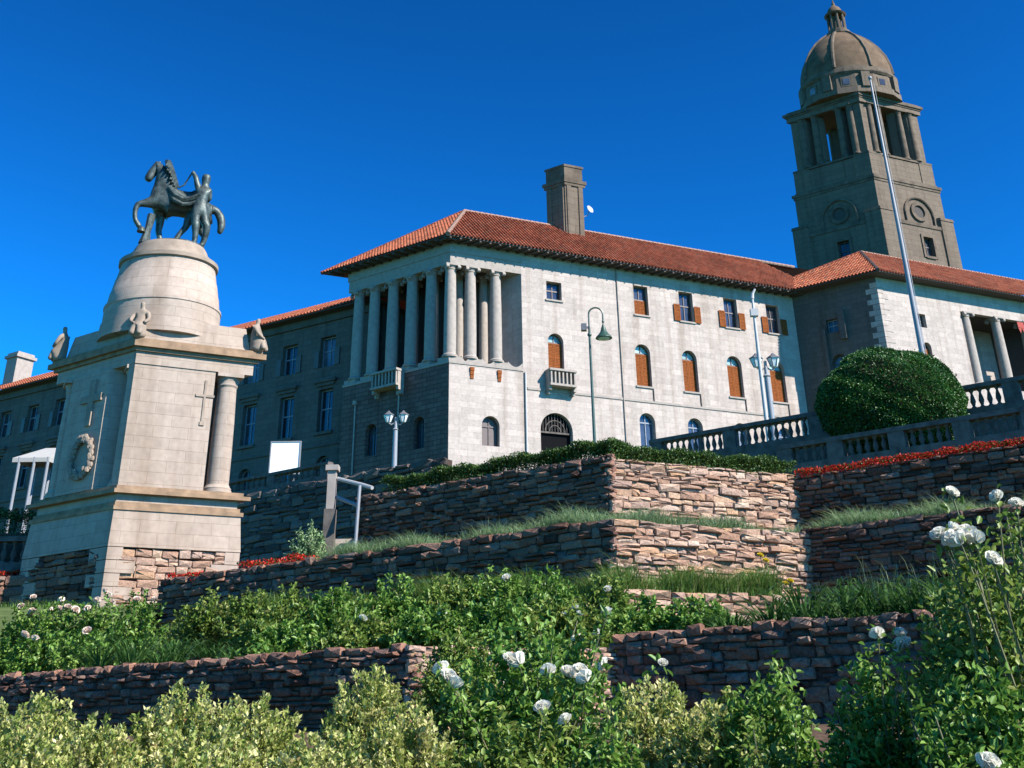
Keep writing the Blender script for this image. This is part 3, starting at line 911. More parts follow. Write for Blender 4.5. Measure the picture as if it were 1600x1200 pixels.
# windows of the sunlit front
window(bld, FL, 8.55, 1.3, 31.6, 33.05, False, .45, framem=M['dkwood'])
window(bld, FL, 8.55, 1.3, 26.1, 28.95, True, .45, 'closed', panem=M['fanglass'])
window(bld, FL, 3.2, 1.36, 20.15, 22.25, True, .45, framem=M['dkwood'], panem=M['dkwood'])
for o in low: window(bld, FL, *o, True, .45, framem=M['winframe'])
for o in mid: window(bld, FL, *o, True, .45, 'closed', panem=M['fanglass'])
for k, o in enumerate(upw): window(bld, FL, *o, False, .45, 'closed' if k == 0 else 'open')
for o in mid + upw + [(8.55, 1.3, 31.6, 33.05)]:
    mb = MB(); mb.fbox(FL, o[0] - o[1] / 2 - .1, o[0] + o[1] / 2 + .1, -.03, .1, o[2] - .14, o[2] - .012)
    mb.build('window_sill', M['trim'], bld)
for o in mid:          # thin pipe dropping from the right end of each sill
    mb = MB(); mb.tube([FL.pt(o[0] + .72, .05, o[2] - .15), FL.pt(o[0] + .72, .05, o[2] - 1.1)], .045, 6)
    mb.build('drain_pipe', M['balus'], bld)
for c, w, zb, zt in ((2.7, 1.0, 20.1, 22.35), (7.3, 1.15, 20.25, 22.55)): window(bld, FS, c, w, zb, zt, True, .5, framem=M['iron'])
# arched gateway with iron grille
gate = MB()
o = outline(8.4, 2.6, 19.3, 22.95, True)
for k in range(11):
    a = 7.2 + .24 * k; h = 1.3; dz = math.sqrt(max(0, h * h - (a - 8.4) ** 2))
    gate.tube([FL.pt(a, -.3, 21.62), FL.pt(a, -.3, 21.65 + dz)], .03, 6)
gate.fbox(FL, 7.1, 9.7, -.34, -.26, 21.5, 21.62)
for rr in (.45, .8): gate.tube([FL.pt(8.4 + rr * math.cos(t * math.pi / 12), -.28, 21.65 + rr * math.sin(t * math.pi / 12)) for t in range(13)], .035, 6)
g = gate.build('gate_grille', M['balus'], bld)
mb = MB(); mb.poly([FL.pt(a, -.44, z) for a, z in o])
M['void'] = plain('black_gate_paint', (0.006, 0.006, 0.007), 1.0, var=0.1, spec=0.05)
mb.build('gate_door', M['void'], bld)  # near-black sheet: the shade of a deep gateway put into its colour
# balconies
def balcony(fr, a0, a1, z0, z1, d, m):
    b = MB(); b.fbox(fr, a0, a1, .003, d, z0, z0 + .16)
    o = b.build('balcony', m, bld)
    b = MB(); b.fbox(fr, a0 - .04, a1 + .04, .003, d + .05, z1 - .16, z1)
    b.build('rail', m, o)
    n = max(5, int((a1 - a0) / .3))
    for k in range(n):
        a = a0 + .12 + (a1 - a0 - .24) * k / (n - 1)
        b = MB(); b.fbox(fr, a - .06, a + .06, d - .17, d - .04, z0 + .16, z1 - .16); b.build('baluster', m, o)
    for s in (a0, a1 - .14):
        b = MB(); b.fbox(fr, s, s + .14, .003, d - .18, z0 + .16, z1 - .16); b.build('side_panel', m, o)
        b = MB(); b.fbox(fr, s, s + .22, .003, d * .7, z0 - .28, z0); b.fbox(fr, s + .03, s + .19, .003, d * .4, z0 - .52, z0 - .28); b.build('bracket', m, o)
balcony(FL, 7.6, 9.75, 24.75, 26.0, .85, M['trim'])
balcony(FS, 4.2, 6.7, 24.75, 26.0, .9, M['trim'])

# roof
def roof_poly(fr, pts): return [fr.pt(*p) for p in pts]
O = 1.37
zr = 39.9
e0, e1, e2, e3 = (-O, -O, ZE + .1), (40, -O, ZE + .1), (40, 10.3 + O, ZE + .1), (-O, 10.3 + O, ZE + .1)
ap, rg_ = (5.48, 5.15, zr), (40, 5.15, zr)
rt_ = MB(); rt_.rnd = []
rt_.poly(roof_poly(FB, [e2, e3, ap, rg_])); rt_.rnd.append(.3)
mb = MB(); mb.rnd = []
mb.poly(roof_poly(FB, [e2, e3, ap, rg_])); mb.rnd.append(.3)
tile_roof(mb, roof_poly(FB, [e0, (34, -O, ZE + .1), (34, 5.15, zr), ap]), seed=1)
tile_roof(mb, roof_poly(FB, [e3, e0, ap]), seed=2)
roof = mb.build('roof', M['tile'], bld)
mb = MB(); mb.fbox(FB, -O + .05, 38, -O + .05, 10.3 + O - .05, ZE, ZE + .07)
for k in range(46):           # rafter feet under the eave
    a = -1.1 + .8 * k
    mb.fbox(FB, a, a + .14, -O + .1, -.02, ZE - .14, ZE)
for k in range(15):
    b = -1.0 + .85 * k
    mb.fbox(FB, -O + .1, -.02, b, b + .14, ZE - .14, ZE)
mb.build('soffit', M['soffit'], roof)
mb = MB()
def cap_line(mb, p, q, r=.15, n=None):
    p, q = Vector(p), Vector(q); L = (q - p).length; n = n or int(L / .45)
    for k in range(n):
        a, b = p.lerp(q, k / n), p.lerp(q, (k + 1.12) / n)
        mb.tube([a, b], [r * 1.1, r * .9], 8)
cap_line(mb, FB.pt(*e0), FB.pt(*ap), .17)
mb.build('hip_cap', M['hipcap'], roof)
mb = MB(); cap_line(mb, FB.pt(*e3), FB.pt(*ap), .15)
mb.build('hip_cap', M['tile'], roof)
mb = MB(); cap_line(mb, FB.pt(*ap), FB.pt(38, 5.15, zr), .15)
mb.build('ridge_cap', M['hipcap'], roof)
# chimney
ca_, cb_ = 14.15, 4.6
mb = MB(); mb.fbox(FB, ca_ - .85, ca_ + .85, cb_ - .95, cb_ + .95, 37.5, 43.5)
for s in (-1, 1):
    mb.fbox(FB, ca_ + s * .55 - .2, ca_ + s * .55 + .2, cb_ - 1.05, cb_ - .94, 37.5, 43.24)
    mb.fbox(FB, ca_ - .95, ca_ - .84, cb_ + s * .6 - .22, cb_ + s * .6 + .22, 37.5, 43.24)
ch = mb.build('chimney', M['tower'], bld)
mb = MB(); mb.fbox(FB, ca_ - 1.06, ca_ + 1.06, cb_ - 1.14, cb_ + 1.14, 43.5, 43.8); mb.fbox(FB, ca_ - .97, ca_ + .97, cb_ - 1.07, cb_ + 1.07, 43.25, 43.5)
mb.fbox(FB, ca_ - .85, ca_ + .85, cb_ - .95, cb_ + .95, 43.8, 45.0); mb.fbox(FB, ca_ - .92, ca_ + .92, cb_ - 1.02, cb_ + 1.02, 45.0, 45.2)
mb.build('chimney_head', M['tower_trim'], ch)
for z_ in (38.9,):
    d = thing('satellite_dish', FB.pt(ca_ + 1.0, cb_ - .9, 41.0), 'small white dish on the right side of the tall chimney', 'dish')
    c = FB.pt(ca_ + 1.3, cb_ - 1.05, 41.3)
    mb = MB()
    ax = (nR + Vector((.5, 0, .4))).normalized(); x_ = ax.cross(Vector((0, 0, 1))).normalized(); y_ = ax.cross(x_)
    rings = []
    for r_ in (0.02, .15, .28, .36):
        rings.append(mb.vs([c + ax * (r_ * r_ * .8) + (x_ * math.cos(k * math.pi / 7) + y_ * math.sin(k * math.pi / 7)) * r_ for k in range(14)]))
    for p, q in zip(rings, rings[1:]):
        for k in range(14): mb.face((p + k, p + (k + 1) % 14, q + (k + 1) % 14, q + k))
    mb.build('reflector', M['white_paint'], d, smooth=True)
    mb = MB(); mb.tube([FB.pt(ca_ + .84, cb_ - .9, 40.6), FB.pt(ca_ + 1.2, cb_ - .95, 40.8), c], .04, 6)
    mb.build('bracket', M['silver_paint'], d)

# ================================================================== RIGHT BLOCK WITH PORTICO
P1 = P0 + uR * 31.2
P2 = P1 + uF * 7.3
blk = thing('portico_block', (P2.x, P2.y, 18.5), 'projecting stone block at right with red roof and open portico, under the tower', 'building')
FK = Fr(P2, uR, uL); FKR = Fr(P2, uR, nR); FKL = Fr(P2, uL, nL)
mb = MB(); facade(mb, FKR, 0, 26, 14, ZE, [(4.2, .85, 31.25, 32.4, False), (4.25, .8, 26.4, 30.0, True), (13.1, 9.0, 26.95, 33.2, False)], .45)
mb.build('wall', M['pale'], blk)
mb = MB(); facade(mb, FKL, 0, 7.6, 14, ZE, [(4.2, .95, 31.2, 32.3, False), (4.0, 1.4, 25.2, 29.3, True)], .45)
mb.build('wall', M['wing'], blk)  # shaded face in darker ashlar than the lit one: shade put into colour
mb = MB(); mb.fbox(FK, .6, 8.5, .6, 12, 14, ZE); mb.fbox(FK, 17.7, 26, .6, 12, 14, ZE); mb.fbox(FK, 8.4, 17.8, 4.3, 12, 14, ZE); mb.fbox(FK, 8.4, 17.8, .5, 4.2, 14, 26.9); mb.fbox(FK, 8.4, 17.8, .5, 4.2, 33.3, ZE)
mb.build('inner_wall', M['inside'], blk)
mb = MB(); mb.poly([FK.pt(8.5, 4.25, 26.9), FK.pt(17.7, 4.25, 26.9), FK.pt(17.7, 4.25, 33.3), FK.pt(8.5, 4.25, 33.3)], [(0, 26.9), (9.2, 26.9), (9.2, 33.3), (0, 33.3)])
mb.build('portico_back_wall', M['pale'], blk)
ck = column_meshes(0.45, 26.95, 33.2, M['trim'])
for a in (9.45, 12.9, 16.2): place_column(blk, ck, FK.pt(a, .35, 26.95), 65)
window(blk, FKR, 4.2, .85, 31.25, 32.4, False, .45)
window(blk, FKR, 4.25, .8, 26.4, 30.0, True, .45, 'closed')
window(blk, FKL, 4.2, .95, 31.2, 32.3, False, .45, framem=M['winframe'])
window(blk, FKL, 4.0, 1.4, 25.2, 29.3, True, .45)
mb = MB(); mb.fbox(FKL, 3.0, 3.5, .003, .35, 30.4, 32.8); mb.fbox(FKL, 4.8, 5.1, .003, .2, 26.5, 31.6)
mb.build('pilaster', M['wing'], blk)
z = 24.0; k = 0
while z < 34.4:
    la, lb = ((.95, .55), (.55, .95))[k % 2]
    mb = MB(); mb.fbox(FK, -.04, la, -.04, .3, z, z + .43); mb.fbox(FK, -.038, .3, .3, lb, z + .002, z + .428)
    mb.build('quoin', M['pale'], blk)
    z += .46; k += 1
k0, k1 = (-O, -O, ZE + .1), (27, -O, ZE + .1)
k3, kap, krg = (-O, 11.5 + O, ZE + .1), (6.35, 5.72, 39.6), (27, 5.72, 39.6)
mb = MB(); mb.rnd = []
mb.poly(roof_poly(FK, [(27, 11.5 + O, ZE + .1), k3, kap, krg])); mb.rnd.append(.3)
tile_roof(mb, roof_poly(FK, [k0, k1, krg, kap]), seed=3)
tile_roof(mb, roof_poly(FK, [k3, k0, kap]), seed=4)
kroof = mb.build('roof', M['tile'], blk)
mb = MB(); mb.fbox(FK, -O + .05, 27, -O + .05, 11.5 + O - .05, ZE + .003, ZE + .072)
mb.build('soffit', M['soffit'], kroof)
for p, q in ((k0, kap), (k3, kap)):
    mb = MB(); cap_line(mb, FK.pt(*p), FK.pt(*q), .15); mb.build('hip_cap', M['soffit'] if p is k0 else M['tile'], kroof)
mb = MB(); cap_line(mb, FK.pt(*kap), FK.pt(26, 5.72, 39.6), .15); mb.build('ridge_cap', M['hipcap'], kroof)

# ================================================================== LEFT WING
uW, nW = dirv(-58), dirv(-148)
PW = P0 + uL * 10.3 + dirv(32) * 2.0
wing = thing('wing_building', (PW.x, PW.y, 18.5), 'long shaded wing with red roof stretching left behind the memorial', 'building')
FW = Fr(PW, uW, nW)
ops = []
for k in range(11):
    c = 3.6 + 4.06 * k
    if 14.5 < c < 33: continue
    ops += [(c, 1.6, 28.5, 31.0, False), (c - .1, 1.5, 23.35, 26.7, False), (c - .2, 1.3, 19.4, 21.5, True)]
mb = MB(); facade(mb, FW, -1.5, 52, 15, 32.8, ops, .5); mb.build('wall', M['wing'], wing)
for o in ops:
    window(wing, FW, *o, .5, framem=M['winframe'])
    if o[2] == 28.5:
        for s in (-1, 1):
            b = MB(); e = o[0] + s * .82; b.fbox(FW, min(e, e + s * .5), max(e, e + s * .5), .01, .09, 28.5, 29.9); b.build('shutter', M['dkwood'], wing)
    if o[2] == 23.35:
        b = MB(); b.fbox(FW, o[0] - 1.1, o[0] + 1.1, .003, .3, 27.2, 27.45); b.fbox(FW, o[0] - .9, o[0] + .9, .003, .15, 26.95, 27.2); b.build('window_hood', M['wing'], wing)
        b = MB(); b.fbox(FW, o[0] - .9, o[0] + .9, .003, .18, 23.1, 23.34); b.build('window_sill', M['wing'], wing)
mb = MB(); mb.fbox(FW, -1.5, 52, -9, -.55, 15, 32.8); mb.build('inner_wall', M['wing'], wing)
mb = MB(); mb.fbox(FW, -1.4, 52, .004, .12, 22.2, 22.45); mb.fbox(FW, -1.4, 52, .004, .2, 32.2, 32.8); mb.build('string_course', M['wing'], wing)
mb = MB(); mb.rnd = []
tile_roof(mb, [FW.pt(-2, 1.1, 32.9), FW.pt(53, 1.1, 32.9), FW.pt(53, -4.6, 36.0), FW.pt(-2, -4.6, 36.0)], seed=5, spacing=.34, row=.5)
mb.poly([FW.pt(-2, -10, 32.9), FW.pt(53, -10, 32.9), FW.pt(53, -4.6, 36.0), FW.pt(-2, -4.6, 36.0)]); mb.rnd.append(.4)
wroof = mb.build('roof', M['tile'], wing)
mb = MB(); mb.fbox(FW, -2, 53, -10, 1.05, 32.805, 32.88); mb.build('soffit', M['soffit'], wroof)
mb = MB(); mb.fbox(FW, 48.6, 50.3, -5, -3, 33, 38.6); mb.fbox(FW, 48.4, 50.5, -5.2, -2.8, 38.0, 38.3); mb.build('chimney', M['trim'], wing)

# ================================================================== TOWER
TC = Vector((40.4, 120.0, 0))
tw = thing('domed_tower', (TC.x, TC.y, 18.5), 'tall weathered stone bell tower with columned belfry and ribbed dome', 'tower')
FT = Fr(TC, uR, uL)
def sq(mb, h, z0, z1): mb.fbox(FT, -h, h, -h, h, z0, z1)
FTR = Fr(FT.pt(0, -4.95, 0), uR, nR); FTL = Fr(FT.pt(-4.95, 0, 0), uL, nL)
mb = MB()
facade(mb, FTR, -4.95, 4.95, 28, 51.4, [(1.1, 1.3, 48.0, 50.2, False)], .5)
facade(mb, FTL, -4.95, 4.95, 28, 51.4, [(-.3, 1.3, 47.6, 50.0, False)], .5)
mb.fbox(FT, -4.3, 4.94, -4.3, 4.94, 28, 51.39)
mb.build('shaft', M['tower'], tw)
for fr, c, z0, z1 in ((FTR, 1.1, 48.0, 50.2), (FTL, -.3, 47.6, 50.0)):
    window(tw, fr, c, 1.3, z0, z1, False, .5)
    b = MB()
    b.fbox(fr, c - .95, c - .68, .003, .12, z0 - .2, z1 + .3); b.fbox(fr, c + .68, c + .95, .003, .12, z0 - .2, z1 + .3); b.fbox(fr, c - .68, c + .68, .003, .12, z1 + .02, z1 + .3); b.fbox(fr, c - .68, c + .68, .003, .14, z0 - .3, z0 - .02)
    b.build('window_surround', M['tower_trim'], tw)
mb = MB()
for a in (-4.95, 3.35):
    for b in (-4.95, 3.35):
        mb.fbox(FT, a - .2 if a < 0 else a, a + 1.6 if a < 0 else a + 1.8, b - .2 if b < 0 else b, b + 1.6 if b < 0 else b + 1.8, 28, 52.6)
mb.build('corner_pier', M['tower'], tw)
mb = MB()
sq(mb, 5.0, 46.4, 46.75)
for a in (-4.95, 3.35):
    for b in (-4.95, 3.35):
        mb.fbox(FT, (a - .28) if a < 0 else a - .08, (a + 1.68) if a < 0 else a + 1.88, (b - .28) if b < 0 else b - .08, (b + 1.68) if b < 0 else b + 1.88, 52.6, 52.95, .06)
sq(mb, 5.06, 51.4, 51.8)
mb.build('string_course', M['tower_trim'], tw)
mb = MB(); sq(mb, 4.7, 51.8, 56.3); mb.build('upper_shaft', M['tower'], tw)
for fr, c in ((Fr(FT.pt(0, -4.7, 0), uR, nR), .9), (Fr(FT.pt(-4.7, 0, 0), uL, nL), -.2)):
    b = MB(); n = 24
    for k in range(n):
        t0, t1 = 2 * math.pi * k / n, 2 * math.pi * (k + 1) / n
        for r0, r1, d in ((.75, 1.15, .2),):
            q = [(c + r0 * math.cos(t0), 53.3 + r0 * math.sin(t0)), (c + r1 * math.cos(t0), 53.3 + r1 * math.sin(t0)), (c + r1 * math.cos(t1), 53.3 + r1 * math.sin(t1)), (c + r0 * math.cos(t1), 53.3 + r0 * math.sin(t1))]
            b.box8([fr.pt(a, .003, z) for a, z in q] + [fr.pt(a, d, z) for a, z in q])
    o = b.build('oculus', M['tower_trim'], tw)
    b = MB(); b.poly([fr.pt(c + .75 * math.cos(2 * math.pi * k / n), .02, 53.3 + .75 * math.sin(2 * math.pi * k / n)) for k in range(n)]); b.build('pane', M['inside'], o)
    b = MB(); b.tube([fr.pt(c + 2.0 * math.cos(t * math.pi / 14), .1, 53.0 + 2.0 * math.sin(t * math.pi / 14)) for t in range(15)], .14, 6)
    b.tube([fr.pt(c + 2.0, .1, 51.8), fr.pt(c + 2.0, .1, 53.0)], .14, 6); b.tube([fr.pt(c - 2.0, .1, 51.8), fr.pt(c - 2.0, .1, 53.0)], .14, 6)
    b.build('arch_moulding', M['tower_trim'], tw)
mb = MB(); sq(mb, 4.78, 56.3, 56.6); sq(mb, 4.88, 56.6, 56.95); sq(mb, 4.62, 56.95, 57.2); mb.build('cornice', M['tower_trim'], tw)
mb = MB(); sq(mb, 4.45, 57.2, 59.7)
for s in (-1, 1):
    for t in (-1, 1): mb.fbox(FT, s * 3.6 - .95, s * 3.6 + .95, t * 3.6 - .95, t * 3.6 + .95, 57.2, 59.75)
mb.build('belfry_podium', M['tower'], tw)
mb = MB(); sq(mb, 4.58, 59.76, 60.0); mb.build('belfry_sill', M['tower_trim'], tw)
for s in (-1, 1):
    for t in (-1, 1):
        mb = MB(); mb.fbox(FT, min(s * 2.55, s * 4.25), max(s * 2.55, s * 4.25), min(t * 2.55, t * 4.25), max(t * 2.55, t * 4.25), 60, 66.4)
        mb.build('belfry_pier', M['tower'], tw)
        mb = MB(); mb.fbox(FT, min(s * 1.15, s * 1.7), max(s * 1.15, s * 1.7), min(t * 3.0, t * 3.9), max(t * 3.0, t * 3.9), 60, 66.4); mb.build('belfry_jamb', M['tower'], tw)
        mb = MB(); mb.fbox(FT, min(s * 3.0, s * 3.9), max(s * 3.0, s * 3.9), min(t * 1.15, t * 1.7), max(t * 1.15, t * 1.7), 60, 66.4); mb.build('belfry_jamb', M['tower'], tw)
ct = column_meshes(0.4, 60.0, 66.4, M['tower_trim'], 12, False)
for s in (-1, 1):
    for t in (-1, 1):
        place_column(tw, ct, FT.pt(s * 1.5, t * 4.1, 60.0), 65); place_column(tw, ct, FT.pt(s * 4.1, t * 1.5, 60.0), 65)
        place_column(tw, ct, FT.pt(s * 3.0, t * 4.2, 60.0), 65); place_column(tw, ct, FT.pt(s * 4.2, t * 3.0, 60.0), 65)
mb = MB(); sq(mb, 4.5, 66.4, 66.95); mb.build('entablature', M['tower'], tw)
mb = MB(); sq(mb, 4.6, 66.95, 67.15); sq(mb, 4.75, 67.15, 67.5); sq(mb, 4.45, 67.5, 67.75); mb.build('cornice', M['tower_trim'], tw)
EL1, EL2 = dirv(95.5), dirv(5.5)
def ellip(mb, prof, n=32, k=.82, c=TC):
    m2 = MB(); m2.lathe((0, 0, 0), prof, n)
    b0 = len(mb.v)
    for v in m2.v: mb.v.append(Vector((c.x, c.y, v.z)) + EL1 * v.x + EL2 * (v.y * k))
    for f, uv in zip(m2.f, m2.uv): mb.face([b0 + i for i in f], uv)
mb = MB(); ellip(mb, [(5.95, 67.52), (5.95, 68.3), (5.7, 68.35), (5.6, 70.1), (5.7, 70.2)], 16); mb.build('drum', M['tower'], tw)
for k in range(16):
    t = 2 * math.pi * (k + .5) / 16
    c = TC + EL1 * (5.62 * math.cos(t)) + EL2 * (5.62 * .82 * math.sin(t))
    e1 = (EL1 * -math.sin(t) + EL2 * (.82 * math.cos(t))).normalized(); e2 = Vector((e1.y, -e1.x, 0))
    fr = Fr(c, e1, e2)
    if k % 2:
        mb = MB(); mb.fbox(fr, -.38, .38, -.3, .03, 68.7, 69.5); mb.build('window', M['glass'], tw)
        mb = MB(); mb.fbox(fr, -.6, .6, -.3, .0, 68.45, 69.75); mb.build('window_surround', M['tower_trim'], tw)
    else:
        mb = MB(); mb.fbox(fr, -.5, .5, -.3, .35, 68.2, 70.15); mb.build('buttress', M['tower'], tw)
mb = MB(); ellip(mb, [(5.65, 70.15), (5.85, 70.4), (5.85, 70.6), (5.6, 70.7), (5.55, 71.2)], 32); mb.build('drum_cornice', M['tower_trim'], tw)
dp = [(5.5, 71.2), (5.38, 72.4), (5.0, 73.8), (4.3, 75.2), (3.4, 76.4), (2.45, 77.3), (1.7, 77.85), (1.3, 78.1)]
mb = MB(); ellip(mb, dp, 40); mb.build('dome', M['dome'], tw, smooth=True)
for k in range(8):
    t = 2 * math.pi * (k + .5) / 8
    mb = MB(); mb.tube([TC + EL1 * (r * math.cos(t)) + EL2 * (r * .82 * math.sin(t)) + Vector((0, 0, z)) for r, z in dp], .22, 6); mb.build('dome_rib', M['tower_trim'], tw, smooth=True)
mb = MB(); ellip(mb, [(1.5, 77.9), (1.5, 78.3), (1.2, 78.35), (1.2, 78.7)], 16, 1); mb.build('lantern_base', M['tower_trim'], tw)
mb = MB(); ellip(mb, [(.5, 78.7), (.5, 80.9)], 12, 1); mb.build('lantern_core', M['tower_trim'], tw)
for k in range(8):
    t = 2 * math.pi * k / 8
    mb = MB(); mb.tube([TC + EL1 * (.98 * math.cos(t)) + EL2 * (.98 * math.sin(t)) + Vector((0, 0, z)) for z in (78.7, 80.9)], .15, 8); mb.build('lantern_column', M['tower_trim'], tw)
mb = MB(); ellip(mb, [(1.2, 80.9), (1.35, 81.1), (1.0, 81.2), (.95, 81.5), (.75, 82.0), (.4, 82.4), (.18, 82.6), (.22, 82.85), (.1, 83.1), (.03, 83.7)], 16, 1); mb.build('lantern_cap', M['dome'], tw, smooth=True)

# ================================================================== WAR MEMORIAL
mR, mL = dirv(64), dirv(-55); mnR, mnL = dirv(154), dirv(-145)
M0 = Vector((-12.04, 36.0, 0))
MC = M0 + mR * 1.87 + mL * 2.25
mon = thing('stone_memorial', (MC.x, MC.y, 5.0), 'tall pale stone memorial with corner columns and domed cap on a rubble base', 'memorial')
FM = Fr(MC, mR, mL)
HA, HB = 1.93, 2.08
def ring(mb, d, z0, z1, taper=0.0): mb.fbox(FM, -HA - d, HA + d, -HB - d, HB + d, z0, z1, taper)
FMR = Fr(FM.pt(0, -HB, 0), mR, mnR); FML = Fr(FM.pt(-HA, 0, 0), mL, mnL)
mb = MB(); ring(mb, -.12, 4.2, 7.2); mb.build('base_core', M['mortar'], mon)
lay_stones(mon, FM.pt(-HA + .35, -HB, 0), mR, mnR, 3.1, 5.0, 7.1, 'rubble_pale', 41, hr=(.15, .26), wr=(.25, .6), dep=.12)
lay_stones(mon, FM.pt(-HA, HB - .35, 0), -mL, mnL, 3.4, 5.0, 7.1, 'rubble', 42, hr=(.15, .26), wr=(.25, .6), dep=.12)  # shaded face takes the darkened rubble copy
z = 4.9; k = 0
while z < 7.1:
    for sa, sb in ((-1, -1), (1, -1), (-1, 1)):
        la, lb = ((.85, .45), (.45, .85))[k % 2]
        a0, b0 = sa * (HA + .05), sb * (HB + .05)
        mb = MB()
        mb.fbox(FM, min(a0, a0 - sa * la), max(a0, a0 - sa * la), min(b0, b0 - sb * .35), max(b0, b0 - sb * .35), z, z + .35)
        mb.fbox(FM, min(a0, a0 - sa * .35) + .003, max(a0, a0 - sa * .35) - .003, min(b0 - sb * .35, b0 - sb * lb), max(b0 - sb * .35, b0 - sb * lb), z + .003, z + .347)
        mb.build('quoin', M['monument'], mon)
    z += .37; k += 1
mb = MB(); ring(mb, .06, 7.12, 8.18, .06); mb.build('plinth', M['monument'], mon)
mb = MB(); ring(mb, .05, 8.18, 8.3); ring(mb, -.02, 8.3, 8.42); mb.build('base_moulding', M['band'], mon)
mb = MB(); ring(mb, -.08, 8.42, 8.66); mb.build('pedestal', M['monument'], mon)
mb = MB(); ring(mb, .16, 8.66, 8.78); ring(mb, .02, 8.78, 8.9); mb.build('ledge', M['band'], mon)
zc0, zc1 = 8.9, 12.72
mb = MB(); mb.fbox(FM, -HA + 1.3, HA - .75, -HB + .75, HB - .75, zc0, zc1)
mb.fbox(FM, -HA + .05, HA - 1.22, -HB + .06, -HB + .36, zc0, zc1); mb.fbox(FM, -HA + 1.3, HA - 1.22, -HB + .36, -HB + .75, zc0, zc1); mb.fbox(FM, -HA - .06, -HA + 1.3, -HB + 1.15, HB - 1.1, zc0, zc1)
mb.fbox(FM, HA - .75, HA - .06, -HB + 1.0, HB - 1.0, zc0, zc1); mb.fbox(FM, -HA + .95, HA - 1.0, HB - .75, HB - .06, zc0, zc1)
mb.build('shaft', M['monument'], mon)
cmn = column_meshes(.36, zc0, zc1, M['monument'], 18, False)
for sa in (-1, 1):
    for sb in (-1, 1): place_column(mon, cmn, FM.pt(sa * (HA - {(-1, -1): .62, (-1, 1): .44}.get((sa, sb), .5)), sb * (HB - (.78 if (sa, sb) == (-1, -1) else .5)), zc0), 64)
mb = MB(); ring(mb, -.02, zc1, 13.12); mb.build('entablature', M['monument'], mon)
mb = MB(); ring(mb, .08, 13.12, 13.24); ring(mb, .22, 13.24, 13.42); ring(mb, .14, 13.42, 13.52); mb.build('cornice', M['band'], mon)
mb = MB(); ring(mb, -.12, 13.52, 14.35, .12); mb.build('attic', M['monument'], mon)
EL1b, EL2b = EL1, EL2
mb = MB(); ellip(mb, [(2.04, 13.9), (2.02, 14.45), (1.98, 14.46), (1.97, 15.0), (2.0, 15.03), (1.99, 15.12), (1.92, 15.15), (1.86, 15.6), (1.84, 15.62), (1.75, 16.1), (1.73, 16.12), (1.62, 16.7)], 40, .9, MC); mb.build('dome', M['monument'], mon, smooth=True)
mb = MB(); ellip(mb, [(1.56, 16.62), (1.72, 16.68), (1.72, 16.82), (1.5, 16.86), (1.46, 17.02), (1.36, 17.06), (1.28, 17.28), (1.2, 17.42)], 40, .9, MC); mb.build('dome_cap', M['mon_trim'], mon, smooth=True)
# cross carved on each face, wreath on the shaded face
mb = MB(); fr = Fr(FM.pt(0, -HB + .06, 0), mR, mnR)
mb.fbox(fr, .40, .47, .002, .035, 11.05, 12.4); mb.fbox(fr, .14, .74, .002, .037, 11.85, 11.93); mb.fbox(fr, .36, .51, .002, .038, 10.93, 11.05)
mb.build('cross', M['mon_trim'], mon)
mb = MB(); fr2 = Fr(FM.pt(-HA - .06, 0, 0), mL, mnL)
mb.fbox(fr2, -.38, -.12, .002, .08, 10.95, 12.45); mb.fbox(fr2, -.78, .28, .003, .085, 11.72, 11.95)
mb.build('cross', M['mon_trim'], mon)
mb = MB(); rgw = random.Random(8)
for k in range(46):
    t = 2 * math.pi * k / 46
    for j in range(2):
        rr = .60 + rgw.uniform(-.09, .09)
        c = fr2.pt(-.25 + rr * .82 * math.cos(t), .08 + rgw.uniform(-.02, .06), 9.95 + rr * math.sin(t))
        mb.ball(c, .075, .075, .10, 6, 4)
mb.build('wreath', M['mon_trim'], mon, smooth=True)

def skin_obj(name, nodes, edges, m, parent, org, rot=None, sub=2):
    """continuous body grown with a skin surface over a joint skeleton: nodes (x, y, z, radius)"""
    me = bpy.data.meshes.new(name)
    me.from_pydata([n[:3] for n in nodes], edges, [])
    o = link(name, me, parent, org)
    if rot is not None: o.rotation_euler = rot
    md = o.modifiers.new('skin', 'SKIN')
    md.use_smooth_shade = True
    sk = me.skin_vertices[0].data
    for i, n in enumerate(nodes):
        r = n[3]
        sk[i].radius = (r, r) if not hasattr(r, '__len__') else r
        sk[i].use_root = (i == 0)
    md2 = o.modifiers.new('sub', 'SUBSURF'); md2.levels = sub; md2.render_levels = sub
    me.materials.append(m)
    return o

